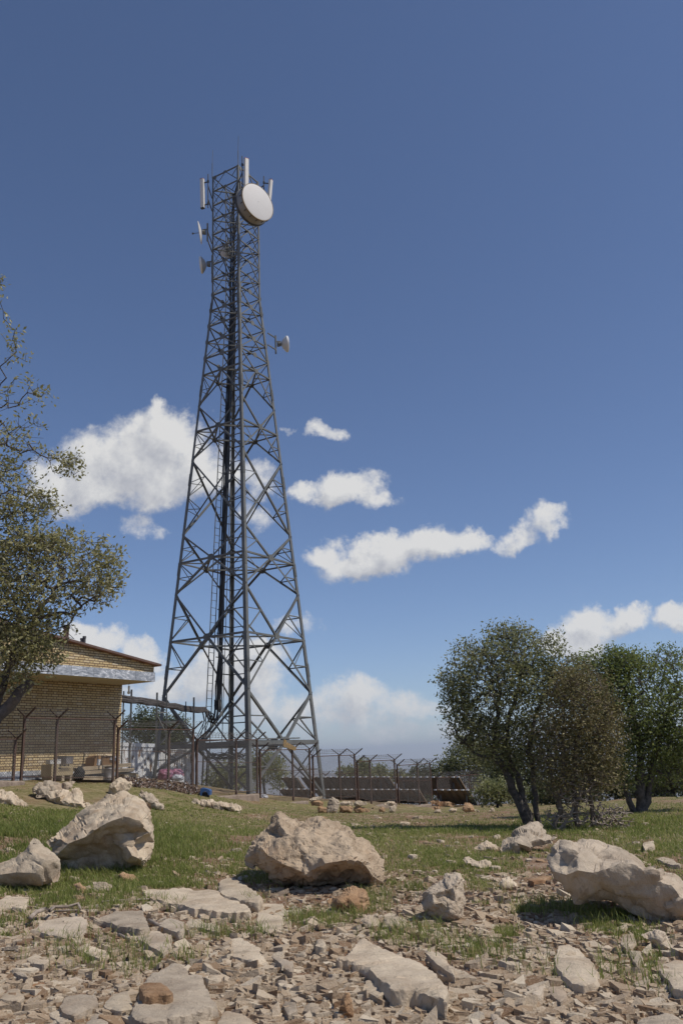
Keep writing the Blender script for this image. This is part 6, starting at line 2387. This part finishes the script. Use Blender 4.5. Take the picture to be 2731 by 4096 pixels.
def leaf_mesh(anchors, dirs, n_per, size, spread, seed, name, material, parent, tint_shift=0.0, droop=.2, wide=.5):
    r_ = np.random.RandomState(seed)
    n = len(anchors) * n_per
    a = np.repeat(anchors, n_per, 0) + r_.normal(0, spread, (n, 3))
    d = r_.normal(0, 1, (n, 3)) + np.repeat(dirs, n_per, 0) * .8
    d[:, 2] -= droop
    d /= np.linalg.norm(d, axis=1)[:, None]
    s = r_.normal(0, 1, (n, 3))
    s -= d * np.sum(s * d, 1)[:, None]
    s /= np.linalg.norm(s, axis=1)[:, None]
    nn = np.cross(d, s)
    L = size * r_.uniform(.55, 1.25, n)[:, None]
    Wd = L * wide * r_.uniform(.7, 1.2, n)[:, None]
    curl = nn * L * r_.uniform(-.25, .25, n)[:, None]
    v0 = a
    v1 = a + d * L * .5 + s * Wd * .5 + nn * Wd * .18
    v2 = a + d * L + curl
    v3 = a + d * L * .5 - s * Wd * .5 + nn * Wd * .18
    V = np.stack([v0, v1, v2, v3], 1).reshape(-1, 3)
    F_ = (np.arange(n)[:, None, None] * 4 + np.array([(0, 1, 2), (0, 2, 3)])[None]).reshape(-1, 3)
    cl = fbm(a[:, 0] * 1.7 + 5, a[:, 2] * 1.7 + a[:, 1], seed, 3)
    tint = np.clip(r_.beta(2.2, 2.4, n) * .75 + (cl - .5) * .55 + .1 + tint_shift + (r_.rand(n) < .06) * .4, 0, 1)
    return mesh_obj(name, V, F_, material, parent, colors=np.repeat(tint, 4))


def tree(label, trunks_px, blobs_px, Y, seed, leaf, n_per=9, leaf_size=.055, spread=.06, bark='bark', tip=.0045, group=None, name='oak_tree', cat='tree', leaf_r=.011, tint=0.0, wiggle=.12, base_px=None, step=.16, thin=1.0, dens=2.6, rscale=.72):
    p0 = base_px or trunks_px[0][0][0]
    b_ = at_depth(p0[0], p0[1], Y)
    g = gz(b_.x, b_.y)
    base = Vector((b_.x, b_.y, g))
    root = empty(name, base)
    tag(root, label, cat, group)
    bx = np.array(base)
    tr = []
    for poly, rads in trunks_px:
        pts = [np.array(at_depth(q[0], q[1], Y + (q[2] if len(q) > 2 else 0))) - bx for q in poly]
        if poly is trunks_px[0][0] or poly[0][1] > 3190:
            pts[0][2] = min(pts[0][2], gz(pts[0][0] + bx[0], pts[0][1] + bx[1]) - g - .06)
        tr.append((pts, (rads[0] * rscale, rads[1] * rscale)))
    k = px_m(Y)
    bl = []
    for q in blobs_px:
        px, py, rx, ry, n = q[:5]
        dy = q[5] if len(q) > 5 else 0
        c = np.array(at_depth(px, py, Y + dy)) - bx
        bl.append((c, (rx * k, max(rx, ry) * k * .85, ry * k), int(n * dens)))
    P, par, R, kids, ntr = grow(tr, bl, seed, tip, 2.35, wiggle, step)
    branch_mesh(P, par, R, 'trunk', M[bark], root)
    sel = np.where((np.arange(len(P)) >= ntr) & (R < leaf_r))[0]
    if leaf and n_per:
        r_ = np.random.RandomState(seed + 1)
        dens = fbm(P[sel, 0] * 1.3 + 9, P[sel, 2] * 1.3 + P[sel, 1] * .7, seed + 5, 3)
        keep = r_.rand(len(sel)) < np.clip((dens - .18) * 3.2, .2, 1) * thin
        sel = sel[keep]
        dirs = P[sel] - P[par[sel]]
        dirs /= np.linalg.norm(dirs, axis=1)[:, None] + 1e-9
        leaf_mesh(P[sel], dirs, n_per, leaf_size, spread, seed + 2, 'crown', M[leaf], root, tint)
    return root


# near oak at the left edge
tree('near oak with olive leaves reaching in from the left edge over the building',
     [([(-170, 3330), (-120, 3060), (-30, 2890), (50, 2800), (110, 2740)], (.2, .09)),
      ([(-120, 3060), (-190, 2700), (-170, 2300), (-110, 1950), (-60, 1600)], (.16, .03)),
      ([(-30, 2890), (40, 2640), (130, 2480), (230, 2330)], (.09, .03)),
      ([(-190, 2700), (-40, 2560), (120, 2470), (330, 2440)], (.08, .02))],
     [(170, 2330, 250, 190, 430), (400, 2290, 120, 150, 190), (-60, 2420, 260, 250, 260), (120, 2560, 190, 110, 200), (60, 2740, 90, 60, 30), (230, 2180, 200, 70, 130),
      (40, 2030, 220, 110, 120), (0, 2200, 230, 120, 160), (60, 2640, 190, 90, 110), (40, 1850, 200, 130, 64, .3), (270, 1850, 80, 60, 26), (150, 2010, 130, 60, 44), (70, 1730, 150, 80, 32), (-10, 1560, 140, 120, 30, -.8), (150, 1570, 70, 60, 14, -.8), (60, 1400, 70, 90, 11, -1.0), (-150, 1900, 170, 400, 80), (-230, 2450, 260, 320, 160), (0, 1130, 20, 40, 6, -1)],
     12.0, 3, 'leaf_olive', n_per=6, leaf_size=.07, spread=.045, tip=.0038, leaf_r=.009, tint=.1, dens=2.2, wiggle=.2, base_px=(-170, 3330), step=.11)

# the group on the right
tree('many stemmed oak with leaning trunks and grey green crown right of the fence',
     [([(2110, 3222), (2040, 3130), (1990, 3030), (1975, 2950), (1990, 2850), (2000, 2740)], (.17, .05)),
      ([(2120, 3222), (2070, 3110), (2015, 2990), (2030, 2880), (2080, 2740), (2090, 2640)], (.13, .03)),
      ([(2150, 3225), (2130, 3090), (2112, 2980), (2140, 2870), (2190, 2740)], (.11, .03)),
      ([(2240, 3225), (2200, 3100), (2190, 2990), (2220, 2870)], (.09, .03)),
      ([(1990, 3030), (1920, 3028), (1890, 3005), (1868, 2985)], (.07, .025))],
     [(1960, 2750, 190, 190, 330), (1850, 2830, 95, 110, 120), (2060, 2650, 180, 150, 260), (1900, 2620, 110, 80, 80), (2160, 2800, 190, 190, 260), (2060, 2545, 100, 70, 60), (2200, 2680, 130, 120, 110), (2210, 2560, 60, 60, 18), (1990, 2530, 60, 40, 22), (2120, 2940, 170, 90, 170), (2080, 3040, 120, 60, 60), (1900, 2920, 120, 70, 130), (1830, 2740, 90, 110, 110), (2000, 2990, 140, 80, 130), (2180, 3010, 120, 100, 130), (2270, 2740, 120, 90, 110)],
     21.0, 7, 'leaf_grey', n_per=7, leaf_size=.085, thin=.8, spread=.08, tip=.005, wiggle=.2, leaf_r=.016)
tree('brownish half bare tree with tangled twigs between the grey green oak and the green one',
     [([(2300, 3225), (2290, 3080), (2310, 2950), (2340, 2830)], (.1, .03)), ([(2210, 3225), (2250, 3080), (2260, 2920), (2240, 2800)], (.08, .025)), ([(2360, 3225), (2350, 3100), (2380, 2960), (2420, 2850)], (.07, .02))],
     [(2330, 2830, 140, 190, 360), (2360, 2990, 130, 140, 260), (2230, 2960, 120, 150, 200), (2420, 2900, 80, 140, 120), (2290, 3100, 150, 90, 200), (2200, 3090, 90, 100, 110), (2400, 3110, 100, 90, 140), (2300, 2740, 110, 80, 90)],
     19.6, 9, 'leaf_brown', n_per=6, leaf_size=.07, spread=.09, bark='brown_twig', tip=.005, wiggle=.24, leaf_r=.014)
tree('fresh green oak with a thick dark trunk at the right edge',
     [([(2560, 3222), (2555, 3120), (2560, 3010), (2540, 2900), (2520, 2800)], (.22, .05)), ([(2530, 3222), (2490, 3120), (2440, 3030), (2420, 2940)], (.14, .04)),
      ([(2560, 3110), (2620, 3080), (2660, 3100), (2690, 3140)], (.08, .03)), ([(2575, 3222), (2610, 3050), (2650, 2930), (2680, 2800)], (.15, .04))],
     [(2560, 2790, 190, 160, 360), (2430, 2730, 120, 120, 170), (2690, 2760, 140, 170, 260), (2500, 2910, 150, 110, 200), (2660, 2940, 140, 100, 180), (2560, 2650, 140, 55, 80), (2690, 2640, 110, 60, 60), (2400, 2860, 80, 110, 90), (2800, 2820, 110, 190, 140), (2450, 3030, 110, 70, 100), (2680, 3030, 120, 60, 90), (2560, 2990, 140, 60, 80), (2380, 2960, 110, 110, 120), (2480, 3090, 100, 60, 90), (2660, 3090, 110, 60, 100), (2740, 2950, 120, 140, 140), (2400, 2660, 120, 75, 150), (2380, 2780, 110, 100, 140), (2480, 2640, 90, 60, 80)],
     24.5, 13, 'leaf_green', n_per=8, leaf_size=.095, thin=.8, spread=.09, tip=.005, wiggle=.2, leaf_r=.017)
FARG = 'small trees beyond the fence'
for i, (lab, tr_, bl_, Yf, lf) in enumerate((
        ('round dark tree behind the brick building corner', [(590, 3060), (600, 2960)], [(590, 2900, 90, 70, 130), (660, 2920, 60, 60, 60), (540, 2930, 60, 60, 60), (600, 2980, 100, 40, 60)], 52, 'leaf_dark'),
        ('narrow dark tree behind the left tower leg', [(720, 3060), (715, 2980)], [(715, 2930, 50, 70, 90), (690, 2970, 60, 50, 50)], 54, 'leaf_dark'),
        ('olive tree seen through the tower base on its left side', [(900, 3190), (905, 3120)], [(905, 3110, 80, 70, 110), (860, 3150, 60, 50, 50), (960, 3130, 70, 60, 70)], 52, 'leaf_grey'),
        ('olive tree seen through the tower base on its right side', [(1060, 3190), (1055, 3100)], [(1060, 3060, 75, 70, 120), (1110, 3100, 40, 60, 40), (1010, 3090, 60, 60, 60)], 55, 'leaf_grey'),
        ('small bushy tree above the middle of the solar panels', [(1380, 3170), (1380, 3110)], [(1380, 3090, 32, 22, 40), (1400, 3105, 40, 16, 30)], 66, 'leaf_grey'),
        ('taller small tree between two fence posts above the panels', [(1455, 3170), (1455, 3100)], [(1450, 3072, 26, 30, 40), (1470, 3095, 36, 20, 40)], 66, 'leaf_grey'),
        ('low tree above the right part of the solar panels', [(1540, 3170), (1540, 3110)], [(1520, 3085, 30, 22, 40), (1570, 3098, 40, 18, 40), (1620, 3106, 40, 14, 30)], 68, 'leaf_grey'),
        ('low bush left of the trees at the end of the fence', [(1700, 3180), (1700, 3120)], [(1690, 3095, 50, 24, 60), (1740, 3100, 40, 30, 40)], 64, 'leaf_dark'),
        ('dome shaped green tree behind the end of the fence', [(1880, 3190), (1880, 3090)], [(1870, 3040, 100, 75, 190), (1800, 3080, 60, 50, 70), (1850, 2975, 40, 30, 25), (1950, 3050, 90, 90, 130), (1900, 3130, 120, 50, 90)], 52, 'leaf_grey'),
        ('dark tree behind the leaning trunks of the grey green oak', [(2060, 3200), (2060, 3110)], [(2060, 3070, 90, 90, 140), (2000, 3120, 80, 50, 80), (2130, 3120, 80, 60, 80)], 46, 'leaf_dark'),
        ('dark bush between the half bare tree and the green oak', [(2400, 3200), (2400, 3130)], [(2400, 3100, 90, 80, 140), (2470, 3140, 60, 50, 60), (2310, 3130, 80, 60, 80)], 40, 'leaf_dark'),
        ('dark bush filling the gap below the solar tables', [(1700, 3215), (1700, 3190)], [(1700, 3180, 60, 30, 70)], 55, 'leaf_dark'),
        ('low dark scrub under the half bare tree', [(2290, 3205), (2290, 3180)], [(2290, 3170, 120, 45, 120), (2180, 3170, 80, 40, 80)], 36, 'leaf_dark'),
        ('low scrub between the green oak trunks', [(2580, 3205), (2580, 3180)], [(2580, 3160, 130, 50, 140)], 40, 'leaf_dark'),
        ('low scrub right of the last fence posts', [(1990, 3210), (1990, 3190)], [(1985, 3170, 90, 45, 100), (2060, 3175, 80, 40, 80)], 40, 'leaf_grey'),
        ('brownish bush at the far right edge behind the green oak', [(2690, 3200), (2690, 3130)], [(2700, 3080, 90, 90, 150), (2640, 3140, 70, 50, 70), (2760, 3120, 60, 70, 60)], 38, 'leaf_grey'))):
    tree(lab, [(tr_, (.12, .05))], bl_, Yf, 40 + i, lf, n_per=14, leaf_size=.16 if Yf < 60 else .2, spread=.17, tip=.008, dens=1.7, rscale=1, group=FARG, leaf_r=.02, name='small_tree', step=.28)

# heap of dead branches in front of the oak
pb = on_ground(2330, 3318)
tree('heap of bleached dead branches in the grass before the half bare tree',
     [([(2240, 3300), (2300, 3200), (2340, 3110)], (.03, .01)), ([(2330, 3330), (2400, 3260), (2500, 3220)], (.03, .01)), ([(2420, 3340), (2450, 3270), (2510, 3320)], (.025, .01)), ([(2200, 3290), (2290, 3280), (2380, 3290)], (.03, .01))],
     [(2420, 3270, 110, 55, 150), (2310, 3190, 90, 90, 120), (2460, 3310, 70, 35, 70), (2250, 3270, 100, 45, 60), (2350, 3120, 60, 50, 40)],
     pb.y, 61, None, 0, bark='twig', tip=.0105, dens=2.4, rscale=1, name='brushwood_heap', cat='brushwood', wiggle=.45, base_px=(2330, 3300), step=.09)

# ------------------------------------------------------------------ the air
mh = bpy.data.materials.new('mountain_haze')
mh.use_nodes = True
mh.node_tree.nodes.clear()
ho = mh.node_tree.nodes.new('ShaderNodeOutputMaterial')
hv = mh.node_tree.nodes.new('ShaderNodeVolumePrincipled')
hv.inputs['Color'].default_value = (0.78, 0.86, 1.0, 1)
hv.inputs['Density'].default_value = 0.00011
hv.inputs['Anisotropy'].default_value = 0.2
mh.node_tree.links.new(hv.outputs[0], ho.inputs['Volume'])
hz = MB()
zmin = float(_V[:, 2].min()) - 60
hz.box((0, 7000, (zmin + 190) / 2), (40000, 21000, 190 - zmin))
o = hz.build('haze', mh)
tag(o, 'thin blue mountain haze over the valley', 'haze', kind='stuff')
